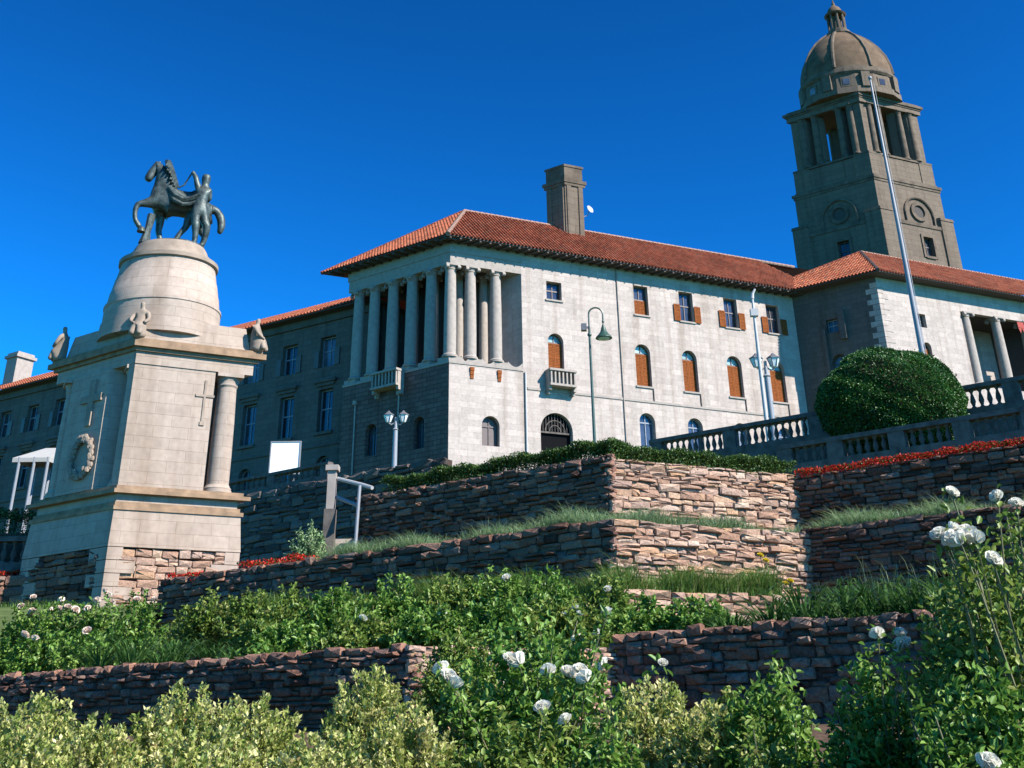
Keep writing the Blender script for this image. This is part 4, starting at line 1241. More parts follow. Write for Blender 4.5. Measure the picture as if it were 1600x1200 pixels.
# carved figures on the cornice corners
for (sa, sb, hh) in ((-1, -1, 1.0), (1, -1, .95), (-1, 1, 1.0)):
    c = FM.pt(sa * (HA - .02), sb * (HB - .02), 13.5)
    out = (FM.pt(sa, sb, 0) - FM.pt(0, 0, 0)).normalized()
    sd = Vector((-out.y, out.x, 0))
    def o_(f, sd_, z, r): return (out.x * f + sd.x * sd_, out.y * f + sd.y * sd_, z, r)
    nodes = [o_(.0, 0, .42, .27), o_(.08, 0, .2, .33), o_(.02, 0, 0, .36), o_(-.04, 0, .7, .24), o_(-.03, 0, .9, .2), o_(0, 0, 1.03, .09), o_(.03, 0, 1.16, .12), o_(.03, 0, 1.27, .09),
             o_(.02, .24, .84, .11), o_(.12, .3, .6, .09), o_(.26, .2, .48, .07), o_(.02, -.24, .84, .11), o_(.14, -.3, .62, .09), o_(.26, -.2, .5, .07), o_(.32, -.08, .46, .06),
             o_(.26, .1, .36, .15), o_(.34, .12, .05, .13), o_(.26, -.12, .34, .15), o_(.34, -.14, .05, .13)]
    nodes = [(a, b, z * hh, r * .74) for a, b, z, r in nodes]
    skin_obj('corner_figure', nodes, [(0, 1), (1, 2), (0, 3), (3, 4), (4, 5), (5, 6), (6, 7), (4, 8), (8, 9), (9, 10), (4, 11), (11, 12), (12, 13), (13, 14), (0, 15), (15, 16), (0, 17), (17, 18)], M['mon_trim'], mon, c)

# bronze horse and man on top
st = thing('bronze_statue', (MC.x, MC.y, 17.42), 'dark green bronze horse with a standing man on top of the stone memorial', 'statue')
SX = dirv(73.0)
stm = (0, 0, math.atan2(SX.y, SX.x))
def P_(x, y): return ((x - 283) / 42.5, (384 - y) / 38.0)
def N(x, y, d, r):
    a, z = P_(x, y); return (a, d, z + .1, r * 1.22)
H = [N(290, 318, .12, .40), N(273, 316, .12, .43), N(259, 314, .12, .38), N(263, 297, .1, .40), N(262, 281, .08, .35), N(256, 267, .06, .26), N(246, 265, .04, .19), N(239, 277, .01, .155), N(233, 290, -.02, .115),
     N(308, 318, .12, .43), N(324, 322, .12, .40), N(334, 320, .12, .16), N(343, 322, .12, .12), N(351, 333, .12, .14), N(353, 345, .12, .13), N(350, 356, .12, .07),
     # raised near foreleg
     N(248, 322, -.16, .2), N(236, 327, -.22, .13), N(225, 329, -.24, .1), N(223, 341, -.24, .075), N(225, 352, -.22, .075), N(234, 363, -.2, .085),
     # standing off foreleg
     N(258, 328, .36, .2), N(261, 343, .38, .13), N(260, 356, .38, .1), N(264, 368, .38, .08), N(268, 380, .38, .1),
     # near hind leg stepping under
     N(314, 332, -.18, .24), N(303, 343, -.22, .16), N(300, 356, -.22, .1), N(291, 368, -.22, .08), N(286, 381, -.22, .1),
     # off hind leg
     N(328, 335, .4, .24), N(322, 347, .42, .16), N(330, 358, .42, .1), N(327, 369, .42, .08), N(325, 381, .42, .1),
     # ears
     N(247, 259, .12, .045), N(249, 255, .12, .02)]
E_ = [(0, 1), (1, 2), (2, 3), (3, 4), (4, 5), (5, 6), (6, 7), (7, 8), (0, 9), (9, 10), (10, 11), (11, 12), (12, 13), (13, 14), (14, 15), (2, 16), (16, 17), (17, 18), (18, 19), (19, 20), (20, 21), (2, 22), (22, 23), (23, 24), (24, 25), (25, 26), (10, 27), (27, 28), (28, 29), (29, 30), (30, 31), (10, 32), (32, 33), (33, 34), (34, 35), (35, 36), (5, 37), (37, 38)]
skin_obj('horse', H, E_, M['bronze'], st, (MC.x, MC.y, 17.42), stm)
Mn = [N(317, 333, -.5, .17), N(317, 322, -.5, .15), N(318, 310, -.5, .19), N(319, 302, -.5, .17), N(321, 296, -.5, .07), N(321, 290, -.51, .115), N(321, 283, -.52, .12), N(321, 279, -.52, .08),
      N(312, 303, -.52, .1), N(308, 295, -.55, .075), N(306, 287, -.55, .065), N(301, 279, -.5, .05), N(299, 276, -.5, .05),
      N(327, 305, -.48, .1), N(329, 315, -.42, .075), N(318, 320, -.3, .06), N(308, 318, -.25, .05),
      N(312, 339, -.52, .15), N(313, 352, -.55, .11), N(314, 358, -.55, .105), N(315, 370, -.52, .075), N(315, 382, -.5, .07), N(310, 384, -.56, .05),
      N(322, 340, -.46, .15), N(327, 351, -.5, .11), N(331, 357, -.5, .1), N(330, 370, -.42, .075), N(327, 382, -.38, .07), N(323, 384, -.46, .05)]
Mn = [(a, b, c, r * 1.22) for a, b, c, r in Mn]
skin_obj('man', Mn, [(0, 1), (1, 2), (2, 3), (3, 4), (4, 5), (5, 6), (6, 7), (3, 8), (8, 9), (9, 10), (10, 11), (11, 12), (3, 13), (13, 14), (14, 15), (15, 16), (0, 17), (17, 18), (18, 19), (19, 20), (20, 21), (21, 22), (0, 23), (23, 24), (24, 25), (25, 26), (26, 27), (27, 28)], M['bronze'], st, (MC.x, MC.y, 17.42), stm)
def stloc(x, y, d):
    a, z = P_(x, y)
    return Vector((MC.x, MC.y, 17.52 + z)) + SX * a + Vector((-SX.y, SX.x, 0)) * d
mb = MB(); mb.tube([stloc(300, 276, -.5), stloc(295, 285, -.4), stloc(289, 296, -.35), stloc(281, 300, -.3)], .03, 6)
mb.build('rein', M['bronze'], st)
mb = MB()                                    # drapery thrown across the horse's back
ps = [stloc(268, 302, -.36), stloc(278, 314, -.46), stloc(291, 320, -.5), stloc(303, 318, -.52), stloc(316, 313, -.62)]
mb.tube(ps, [.12, .13, .12, .11, .12], 8); mb.tube([p + Vector((0, 0, -.2)) for p in ps], [.07, .1, .1, .08, .06], 8)
mb.build('drapery', M['bronze'], st, smooth=True)
mb = MB()                                    # mane
for k in range(9):
    t = k / 8
    x, y = 254 + 16 * t, 260 + 34 * t ** 1.2
    mb.tube([stloc(x + 5, y - 3, .0), stloc(x + 8, y + 2, -.22), stloc(x + 5 + 2 * math.sin(k * 2.1), y + 12, -.46)], [.10, .11, .04], 6)
mb.build('mane', M['bronze'], st, smooth=True)
mb = MB()                                    # hooves
for x, y, d in ((236, 364, -.2), (268, 381, .38), (285, 381, -.22), (325, 381, .42)):
    c = stloc(x, y, d); mb.lathe((c.x, c.y, c.z - .06), [(.15, -.06), (.13, .04), (.09, .12)], 10)
mb.build('hooves', M['bronze'], st, smooth=True)
mb = MB(); ellip(mb, [(1.15, 17.4), (1.15, 17.5), (1.05, 17.56)], 28, .75, MC)
mb.tube([stloc(243, 384, -.1), stloc(245, 365, -.08), stloc(248, 340, -.02)], [.22, .12, .16], 8)
mb.build('statue_base', M['bronze'], st, smooth=True)

# ================================================================== LAMPS, POLES, SIGNS
def zt(x, y): return hill_z(x, y)
# green swan-neck lamp
lx, ly = 3.86, 58.0
zb = zt(lx, ly)
lp = thing('street_lamp', (lx, ly, zb), 'dark green swan-neck street lamp in front of the white wall', 'street lamp')
mb = MB(); mb.tube([(lx, ly, zb - .2), (lx, ly, zb + .5), (lx, ly, 20.9)], [.11, .09, .06], 10); mb.lathe((lx, ly, zb), [(.2, -.2), (.2, .25), (.13, .4), (.1, .6)], 12); mb.lathe((lx, ly, 20.4), [(.07, 0), (.11, .06), (.11, .14), (.07, .2)], 10)
pole = mb.build('pole', M['green_paint'], lp, smooth=True)
mb = MB()
arc = [(lx, ly, 20.9), (lx, ly, 21.5)] + [(lx + .37 - .37 * math.cos(t * math.pi / 10), ly, 21.6 + .37 * math.sin(t * math.pi / 10)) for t in range(11)] + [(lx + .74, ly, 21.25)]
mb.tube(arc, .045, 8); mb.ball((lx + .74, ly, 21.2), .07, .07, .09, 8, 6); mb.build('swan_neck', M['green_paint'], lp, smooth=True)
mb = MB(); mb.lathe((lx + .74, ly, 20.3), [(.44, 0), (.42, .06), (.28, .2), (.17, .36), (.12, .55), (.06, .7), (.03, .82)], 18); mb.build('lamp_shade', M['green_paint'], lp, smooth=True)
mb = MB(); mb.ball((lx + .74, ly, 20.29), .3, .3, .07, 14, 6); mb.build('lamp_glass', M['lampglass'], lp, smooth=True)
mb = MB(); mb.wbox(lx - .42, lx - .14, ly - .16, ly + .14, 20.72, 21.08); mb.wbox(lx - .14, lx - .05, ly - .05, ly + .05, 20.85, 20.95); mb.build('floodlight', M['grey_paint'], lp)

def twin_lantern(label, x, y, zbase, ztop, sep, m, s=1.0):
    r = thing('lantern_post', (x, y, zbase), label, 'lamp post')
    b = MB(); b.lathe((x, y, zbase), [(.2 * s, -.3), (.2 * s, .3), (.13 * s, .4), (.11 * s, ztop - zbase - .9), (.15 * s, ztop - zbase - .85), (.08 * s, ztop - zbase - .75), (.06 * s, ztop - zbase - .1)], 12); b.build('pole', m, r, smooth=True)
    b = MB(); b.tube([(x - sep, y, ztop - .42), (x - sep * .6, y, ztop - .55), (x, y, ztop - .4), (x + sep * .6, y, ztop - .55), (x + sep, y, ztop - .42)], .035 * s, 6); b.build('crossarm', m, r)
    for k in (-1, 1):
        c = (x + k * sep, y, ztop - .42)
        b = MB(); b.lathe(c, [(.06 * s, 0), (.12 * s, .03), (.24 * s, .42), (.24 * s, .44)], 6); l = b.build('lantern', M['lampglass'], r)
        b = MB(); b.lathe(c, [(.28 * s, .44), (.27 * s, .48), (.1 * s, .62), (.03 * s, .72)], 6); b.build('lantern_cap', M['grey_paint'], l)
        for q in range(6):
            t = 2 * math.pi * q / 6
            b = MB(); b.tube([Vector(c) + Vector((.125 * s * math.cos(t), .125 * s * math.sin(t), .02)), Vector(c) + Vector((.245 * s * math.cos(t), .245 * s * math.sin(t), .45))], .018 * s, 5); b.build('glazing_bar', M['grey_paint'], l)
    return r
twin_lantern('pale lamp post with two lanterns at the right end of the white wall', 12.15, 55.0, zt(12.15, 55.0), 18.15, .42, M['silver_paint'], 1.25)
twin_lantern('twin-lantern lamp post before the shaded colonnade base', -7.35, 70.0, zt(-7.35, 70.0), 19.5, .45, M['silver_paint'], 1.25)
mb = MB()
r = thing('slim_mast', (11.66, 54.0, zt(11.66, 54.0)), 'slim white mast rising above the lanterns to the eaves', 'pole')
mb.tube([(11.66, 54, zt(11.66, 54) - .2), (11.66, 54, 18), (11.68, 54, 20.9)], [.10, .09, .06], 10); mb.build('pole', M['white_paint'], r, smooth=True)
mb = MB(); mb.wbox(11.5, 11.86, 53.86, 54.14, 20.0, 20.35); mb.build('bracket_box', M['white_paint'], r)
mb = MB(); mb.tube([(11.68, 54, 20.9), (11.72, 54, 21.15), (11.86, 54, 21.4)], [.09, .07, .05], 8); mb.build('arm', M['white_paint'], r)
# flagpole
fx, fy = 15.9, 44.0
fp = thing('flagpole', (fx, fy, zt(fx, fy)), 'tall white tapering flagpole rising in front of the tower', 'flagpole')
mb = MB(); mb.tube([(fx, fy, zt(fx, fy) - .3), (fx, fy, 14), (fx, fy, 20), (fx - .03, fy, 27.4)], [.14, .12, .09, .04], 12); mb.build('pole', M['silver_paint'], fp, smooth=True)
mb = MB(); mb.ball((fx - .03, fy, 27.5), .09, .09, .1); mb.build('finial', M['silver_paint'], fp, smooth=True)
mb = MB(); mb.tube([(fx + .13, fy - .1, 12), (fx + .08, fy - .05, 27.3)], .012, 5); mb.build('halyard', M['white_paint'], fp)
mb = MB(); mb.wbox(fx - .4, fx + .4, fy - .4, fy + .4, zt(fx, fy) - .4, zt(fx, fy) + .35); mb.build('footing', M['balus'], fp)
# white board on posts
sg = thing('white_board', (-12.5, 63.0, 14.0), 'plain bright white board standing behind the distant balustrade', 'board')
mb = MB(); mb.wbox(-13.28, -11.75, 62.96, 63.04, 14.72, 16.36); mb.build('panel', M['white_board'], sg)
mb = MB()
for q in ((-13.34, -13.28, 14.66, 16.42), (-11.75, -11.69, 14.66, 16.42)): mb.wbox(q[0], q[1], 62.93, 63.06, q[2], q[3])
for q in (14.66, 16.36): mb.wbox(-13.28, -11.75, 62.93, 63.06, q, q + .06)
mb.build('frame', M['silver_paint'], sg)
for x in (-13.0, -12.0):
    mb = MB(); mb.wbox(x - .05, x + .05, 63.05, 63.15, 13.2, 16.2); mb.build('post', M['grey_paint'], sg)
# white tent far left
tn = thing('canopy_tent', (-18.4, 45.0, 9.2), 'white canopy on posts at far left behind the memorial', 'tent')
mb = MB()
x0, x1, y0, y1 = -18.9, -17.75, 44.3, 46.0
q = [(x0 - .25, y0, 11.6), (x1, y0, 11.6), (x1, y1, 11.75), (x0 - .25, y1, 11.75)]
mb.poly([q[0], q[1], (x1 - .05, 45.4, 12.2), (x0 + .5, 45.4, 12.2)]); mb.poly([q[2], q[3], (x0 + .5, 45.4, 12.2), (x1 - .05, 45.4, 12.2)]); mb.poly([q[1], q[2], (x1 - .05, 45.4, 12.2)]); mb.poly([q[3], q[0], (x0 + .5, 45.4, 12.2)])
for a, b in ((0, 1), (1, 2), (2, 3), (3, 0)):
    A, B = Vector(q[a]), Vector(q[b]); mb.poly([A, B, B - Vector((0, 0, .16)), A - Vector((0, 0, .16))])
mb.build('canopy', M['canvas'], tn)
for x in (x0, (x0 + x1) / 2, x1 - .06):
    for y in (y0 + .05, y1 - .05):
        mb = MB(); mb.tube([(x, y, zt(x, y) - .3), (x, y, 11.62)], .06, 8); mb.build('post', M['silver_paint'], tn)
# stair handrail left of the upper wall
hr_ = thing('stair_handrail', (-4.6, 31.3, 6.2), 'pale handrail with stone post at the garden steps', 'handrail')
mb = MB(); mb.wbox(-5.1, -4.88, 31.64, 31.86, 7.3, 8.3); mb.wbox(-5.16, -4.82, 31.58, 31.92, 8.3, 8.44); mb.build('post', M['trim'], hr_)
mb = MB(); mb.wbox(-5.14, -4.84, 31.6, 31.9, 5.0, 7.3); mb.build('pier', M['balus'], hr_)
mb = MB(); mb.tube([(-4.85, 31.75, 8.1), (-4.1, 31.2, 7.82), (-3.8, 30.9, 7.68)], .05, 8); mb.build('rail', M['white_paint'], hr_, smooth=True)
mb = MB(); mb.tube([(-4.85, 31.75, 7.62), (-4.2, 31.2, 7.3)], .05, 8); mb.build('rail', M['silver_paint'], hr_, smooth=True)
mb = MB(); mb.tube([(-4.13, 30.9, 7.75), (-4.16, 30.85, 6.4), (-4.22, 30.8, 5.7)], .045, 8); mb.build('upright', M['silver_paint'], hr_, smooth=True)
mb = MB()
for k in range(7): mb.wbox(-5.9 + .02 * k, -4.4, 31.0 + .36 * k, 31.36 + .36 * k - .004, 5.0, 5.75 + .17 * k)
st_ = mb.build('garden_steps', M['paving']); tag(st_, 'narrow flight of stone steps beside the pale handrail', 'steps')
# red scalloped banner hung in the portico
bn = thing('red_banner', FKR.pt(16.2, .25, 33.1), 'small red scalloped banner hanging at the portico on the right edge', 'banner')
mb = MB()
for k in range(6):
    a = 14.7 + .42 * k
    mb.box8([FKR.pt(a, .2, 32.5), FKR.pt(a + .42, .2, 32.5), FKR.pt(a + .42, .24, 32.5), FKR.pt(a, .24, 32.5), FKR.pt(a, .2, 33.0), FKR.pt(a + .42, .2, 33.0), FKR.pt(a + .42, .24, 33.0), FKR.pt(a, .24, 33.0)])
    n_ = mb.vs([FKR.pt(a, .22, 32.5), FKR.pt(a + .42, .22, 32.5), FKR.pt(a + .21, .22, 32.0)]); mb.face((n_, n_ + 1, n_ + 2))
M['red_cloth'] = plain('red_cloth', (0.28, 0.03, 0.02), 0.8)
mb.build('cloth', M['red_cloth'], bn)
mb = MB(); mb.tube([FKR.pt(14.6, .22, 33.02), FKR.pt(17.4, .22, 33.02)], .03, 6); mb.build('rod', M['iron'], bn)

# ================================================================== PLANTING
rng = np.random.default_rng(5)
def unit(n):
    v = rng.normal(size=(n, 3)); return v / np.linalg.norm(v, axis=1)[:, None]

def shoots(c, rx, ry, h, n, spread=1.0):
    """canes from the foot to points spread through a lumpy dome: returns base, control, tip arrays"""
    t = rng.uniform(0, 2 * np.pi, n); rr = np.sqrt(rng.uniform(0, 1, n)) * spread
    lump = 1 + .12 * np.sin(3 * t + c[0] * 5) + .1 * np.sin(5 * t + c[1] * 3)
    hz = h * np.sqrt(np.clip(1 - (rr * .92) ** 2, .05, 1)) * rng.uniform(.62, 1.06, n)
    tip = np.stack([c[0] + rx * rr * lump * np.cos(t), c[1] + ry * rr * lump * np.sin(t), c[2] + hz], 1)
    base = np.array(c)[None] + np.stack([np.cos(t) * .1 * rx, np.sin(t) * .1 * ry, np.zeros(n)], 1)
    ctl = base * .45 + tip * .55; ctl[:, 2] = base[:, 2] + (tip[:, 2] - base[:, 2]) * .72
    return base, ctl, tip

def bez(b, c, t_, u):
    u = u[:, None]; return b * (1 - u) ** 2 + c * 2 * u * (1 - u) + t_ * u ** 2

def petal_blossom(name, m, seed, open_=1.0):
    rg = random.Random(seed); mb = MB()
    for ring_, (n, tilt, ln, w) in enumerate(((8, 1.25, .058, .056), (8, .95, .052, .052), (7, .6, .046, .046), (5, .3, .04, .036))):
        for k in range(n):
            t = 2 * math.pi * (k + .5 * ring_) / n + rg.uniform(-.2, .2)
            ti = tilt * open_ + rg.uniform(-.15, .15)
            d = Vector((math.cos(t) * math.sin(ti), math.sin(t) * math.sin(ti), math.cos(ti)))
            s = Vector((-math.sin(t), math.cos(t), 0)); nn = s.cross(d)
            g = []
            for i, (f, wf) in enumerate(((0, .25), (.5, .9), (.85, 1.0), (1.0, .55))):
                for q in (-1, 0, 1):
                    g.append(d * (ln * f) + s * (w * .5 * wf * q) + nn * (w * (.22 * abs(q) * (1 - f * .3)) - ln * .25 * f * f) + Vector((0, 0, .004 * ring_)))
            b = mb.vs(g)
            for i in range(3):
                for q in range(2): mb.face((b + i * 3 + q, b + i * 3 + q + 1, b + i * 3 + q + 4, b + i * 3 + q + 3))
    me = mb.mesh(name, m)
    me.polygons.foreach_set('use_smooth', [True] * len(me.polygons)); me.update()
    return me
M['petal'] = leaf_mat('white_petal_thin', [(0, (0.74, 0.72, 0.64)), (1, (0.8, 0.79, 0.74))], trans=0.4, rough=0.6)
BLOSSOM = [petal_blossom('rose_blossom', M['petal'], k, o) for k, o in ((1, 1.0), (2, .85), (3, 1.1))]
CREAM = [petal_blossom('cream_blossom', M['petal_pink'], k, o) for k, o in ((4, 1.0), (5, .8))]

def bush(name, label, cat, c, rx, ry, h, n, per, L, Wd, m, group=None, blossoms=(), bl=BLOSSOM, bs=1.0, whorl=False, stems=24, up=.5, dark=0.0, small=None):
    root = thing(name, c, label, cat, group)
    b, k, t = shoots(c, rx, ry, h, n)
    if len(blossoms):
        bp = np.array(blossoms, float)
        bb = np.array(c)[None] + rng.normal(size=(len(bp), 3)) * [.12, .12, 0]
        kk = bb * .4 + bp * .6; kk[:, 2] = bb[:, 2] + (bp[:, 2] - bb[:, 2]) * .75
        b = np.concatenate([bb, b]); k = np.concatenate([kk, k]); t = np.concatenate([bp, t])
        n += len(bp)
    idx = np.repeat(np.arange(n), per); N_ = len(idx)
    u = 1 - rng.uniform(0, 1, N_) ** (1.6 if whorl else 1.1) * (.45 if whorl else .7)
    p = bez(b[idx], k[idx], t[idx], u)
    ax = t[idx] - k[idx]; ax /= np.linalg.norm(ax, axis=1)[:, None]
    d = ax * up + unit(N_) * (.75 if whorl else 1.0) + np.array([0, 0, .15])
    p = p + unit(N_) * (.02 if whorl else .035) * np.sqrt(h)
    nrm = unit(N_) * .8 + np.array([0, 0, 1.0]) + ax * .3
    tone = rng.uniform(0, 1, n)[idx] * .45 + rng.uniform(0, 1, N_) * .55
    me = leaf_mesh('foliage', p, d, nrm, L * rng.uniform(.6, 1.2, N_), Wd * rng.uniform(.7, 1.2, N_), m, c, tone - dark, simple=whorl)
    o = link('foliage', me, root, c); o['kind'] = 'stuff'
    mb = MB()
    for i in range(min(n, stems + len(blossoms))):
        q = bez(np.repeat(b[i:i + 1], 6, 0), np.repeat(k[i:i + 1], 6, 0), np.repeat(t[i:i + 1], 6, 0), np.linspace(0, 1, 6))
        mb.tube([Vector(x) for x in q], [.009, .008, .007, .006, .005, .004], 5, False)
    mb.build('stems', M['stem'], root)
    for i, q in enumerate(blossoms):
        s = bs * rs.uniform(.85, 1.2) * (small.get(i, 1.0) if small else 1.0)
        link('blossom', bl[i % len(bl)], root, q, (rs.uniform(-.6, .9), rs.uniform(-.6, .6), rs.uniform(0, 6)), (s, s, s))
    return root

# --- foreground shrubs
def gz(y): return .02 + max(0, min(1, (y - 2.2) / 11.3)) * 1.83
yl = ['yellow-green shrub in the bottom left corner', 'yellow-green shrub second from the left in the front row', 'round pale yellow shrub below the dark wall, third from left', 'pale yellow shrub fourth from left under the dark wall end',
      'tall yellow shrub left of the central white roses', 'small yellow shrub tucked under the central white roses', 'low yellow-green shrub at the very bottom left edge', 'low yellow shrub at the bottom edge below the pale yellow pair', 'low yellow shrub at the bottom edge left of the roses',
      'yellow-green shrub right of the central white roses', 'small yellow shrub beside the dark rose bush at bottom right']
ys = [(-3.15, 8.40, 1.94, .62), (-2.62, 8.00, 1.80, .45), (-2.21, 8.60, 2.01, .52), (-1.72, 8.40, 1.94, .45), (-1.02, 8.60, 2.09, .42), (-0.69, 8.00, 1.84, .4), (-2.82, 7.20, 1.77, .5), (-1.75, 7.20, 1.75, .5), (-1.08, 7.00, 1.70, .45), (0.82, 8.00, 1.97, .48), (1.07, 7.60, 1.85, .36)]
for i, (x, y, zt_, r) in enumerate(ys):
    g = gz(y)
    bush('yellow_shrub', yl[i], 'shrub', (x, y, g), r, r, zt_ - g + .05, 430, 42, .036, .022, M['leaf_yellow'], 'yellow-green shrubs in the front row', whorl=True, stems=16, up=.7)
b1 = [(-0.51, 8.2, 2.13), (-0.43, 8.1, 2.04), (-0.47, 8.15, 2.08), (-0.08, 8.6, 2.21), (-0.01, 8.6, 2.19), (0.18, 8.3, 2.12), (0.38, 8.2, 2.11), (0.41, 8.1, 2.06), (0.31, 8.3, 2.1), (0.57, 8.6, 2.17), (0.62, 8.8, 2.51), (0.55, 9.0, 2.4), (0.43, 9.0, 2.37), (0.39, 9.0, 2.36), (0.44, 9.2, 2.55), (0.94, 8.4, 2.16)]
bush('rose_bush', 'leafy rose bush with white blooms in the centre foreground', 'rose bush', (0.05, 8.9, gz(8.9)), .75, .5, 1.38, 190, 46, .062, .036, M['leaf_rose'], 'white rose bushes', b1, bs=1.1, small={9: .7, 10: .8, 11: .5, 12: .5, 13: .45, 14: .5, 15: .7})
b2 = [(0.26, 7.6, 1.82), (0.13, 7.7, 1.88)]
bush('rose_bush', 'low rose bush with two small white blooms at the bottom centre', 'rose bush', (0.0, 7.6, gz(7.6)), .62, .4, .98, 150, 42, .055, .032, M['leaf_olive'], 'white rose bushes', b2, bs=.95)
bush('rose_bush', 'low green rose bush without blooms at the bottom centre edge', 'rose bush', (0.45, 7.15, gz(7.15)), .4, .3, .97, 130, 40, .055, .032, M['leaf_rose'], 'white rose bushes')
bush('rose_bush', 'bushy dark green rose bush right of the yellow shrubs, no blooms', 'rose bush', (1.45, 7.4, gz(7.4)), .42, .36, 1.2, 190, 42, .055, .032, M['leaf_rose'], 'white rose bushes')
bush('rose_bush', 'low dark rose bush at the bottom edge, lower right', 'rose bush', (1.25, 6.6, gz(6.6)), .36, .3, 1.02, 160, 40, .052, .03, M['leaf_olive'], 'white rose bushes')
b3 = [(1.79, 6.3, 2.16), (1.87, 6.2, 2.15), (1.88, 6.2, 2.10)]
bush('rose_bush', 'dark rose bush at right with blooms before the lower wall', 'rose bush', (1.78, 6.5, gz(6.5)), .36, .34, 1.36, 180, 44, .05, .03, M['leaf_rose'], 'white rose bushes', b3, bs=.8)
b4 = [(1.95, 5.6, 2.52), (2.01, 5.6, 2.54), (2.07, 5.6, 2.52), (2.07, 5.5, 2.49), (2.0, 5.5, 2.48), (2.09, 5.4, 2.39), (2.11, 5.8, 2.75), (2.25, 5.6, 2.69), (2.29, 5.5, 2.64), (1.98, 5.55, 2.5), (2.04, 5.55, 2.5)]
bush('rose_bush', 'tall rose bush at the right edge carrying a cluster of white blooms', 'rose bush', (2.35, 5.9, gz(5.9)), .5, .5, 2.0, 330, 48, .05, .03, M['leaf_olive'], 'white rose bushes', b4, bs=.95, small={5: .75, 6: .6, 7: .65, 8: .6})
b5 = [(1.84, 5.2, 1.61), (1.82, 5.2, 1.6)]
bush('rose_bush', 'dark rose bush in the bottom right corner with a low white bloom', 'rose bush', (1.95, 5.5, gz(5.5)), .45, .3, 1.42, 230, 42, .048, .028, M['leaf_rose'], 'white rose bushes', b5, bs=.85)

ORD = ['first', 'second', 'third', 'fourth', 'fifth', 'sixth', 'seventh', 'eighth', 'ninth', 'tenth']
# --- rose planting on the lower terrace
mid_pts = [(-3.85, 19.6, 3.66), (-2.88, 19.4, 3.83), (-1.94, 19.50, 3.96), (-1.13, 19.50, 4.04), (-0.32, 19.50, 4.10), (0.48, 19.00, 3.96), (1.23, 18.50, 3.84), (1.83, 18.00, 3.47), (2.50, 17.50, 3.37), (-2.20, 17.6, 3.25), (-1.16, 17.00, 3.30), (-0.28, 17.00, 3.32), (0.51, 17.00, 3.35), (-3.25, 18.0, 3.2)]
small_white = {9: [(-2.2, 17.4, 3.28)], 10: [(-1.05, 16.9, 3.28)], 12: [(.75, 16.7, 3.3), (.62, 16.75, 3.22)], 6: [(1.3, 18.2, 3.7)], 4: [(-.2, 19.2, 4.0)]}
for i, (x, y, zt_) in enumerate(mid_pts):
    bush('terrace_rose_bush', ('leafy green rose bush under the middle wall, %s from left in the back row' % ORD[i]) if i < 9 else ('low leafy rose bush above the lowest wall, %s from left in its row' % ORD[{13: 0, 9: 1, 10: 2, 11: 3, 12: 4}[i]]), 'rose bush', (x, y, 2.62), .75, .6, zt_ - 2.62 + .1, 140, 40, .085, .055, M['leaf_rose' if i % 3 else 'leaf_olive'], 'roses on the lower terrace', small_white.get(i, ()), bs=1.2, stems=10)
left_pts = [(-9.69, 24.5, 4.25, 3.0), (-8.97, 24.2, 4.3, 3.0), (-8.21, 24.0, 4.25, 3.0), (-7.13, 23.00, 4.3, 2.7), (-7.9, 21.2, 3.5, 2.62), (-8.6, 21.4, 3.4, 2.62), (-7.1, 20.6, 3.46, 2.62)]
for i, (x, y, zt_, z0) in enumerate(left_pts):
    bl_ = [(x + rs.uniform(-.5, .5), y - rs.uniform(.1, .5), zt_ - rs.uniform(-.05, .2)) for _ in range(4 if i < 4 else 1)]
    bush('cream_rose_bush', 'rose bush with faded cream blooms, %s from left %s' % (ORD[i] if i < 4 else ORD[{5: 0, 4: 1, 6: 2}[i]], 'at the memorial foot' if i < 4 else 'in the front row at far left'), 'rose bush', (x, y, z0), .75, .6, zt_ - z0, 70, 34, .09, .06, M['leaf_rose'], 'cream roses below the memorial', bl_, CREAM, 1.4, stems=8)

extra = [('leafy rose bush before the sunlit corner of the lowest wall', -.62, 12.9, 2.7, .5, 'leaf_olive'), ('green rose bush behind the central white blooms, at the wall', .35, 13.6, 2.75, .5, 'leaf_rose'), ('low green rose bush in the gap before the lower right wall', 1.42, 8.7, 1.98, .34, 'leaf_olive'), ('dense rose bush behind the tall white-bloomed one at right', 2.55, 7.0, 2.5, .42, 'leaf_olive'), ('broad dark rose bush filling the lower right edge', 2.35, 6.2, 2.2, .5, 'leaf_rose'), ('leafy rose bush before the right end of the lowest wall', 3.1, 8.6, 2.7, .5, 'leaf_olive')]
for lb, x, y, zt_, r, mm in extra:
    bush('rose_bush', lb, 'rose bush', (x, y, gz(y)), r, r * .8, zt_ - gz(y), 260, 44, .056, .034, M[mm], 'white rose bushes')
low_pts = [(-6.6, 26.6, 4.75), (-5.6, 25.9, 4.7), (-4.6, 25.2, 4.6), (-3.5, 24.5, 4.55)]
for i, (x, y, zt_) in enumerate(low_pts):
    bush('terrace_rose_bush', 'leafy bush against the foot of the long dark middle wall, %s from left' % ORD[i], 'rose bush', (x, y, 3.3), .8, .5, zt_ - 3.3, 90, 34, .1, .065, M['leaf_olive'], 'roses on the lower terrace', stems=8)

bush('silver_shrub', 'small grey-green shrub at the foot of the pale stair post', 'shrub', (-5.35, 31.0, 5.5), .5, .4, 1.35, 70, 40, .09, .05, M['blade_pale'], None, stems=10)

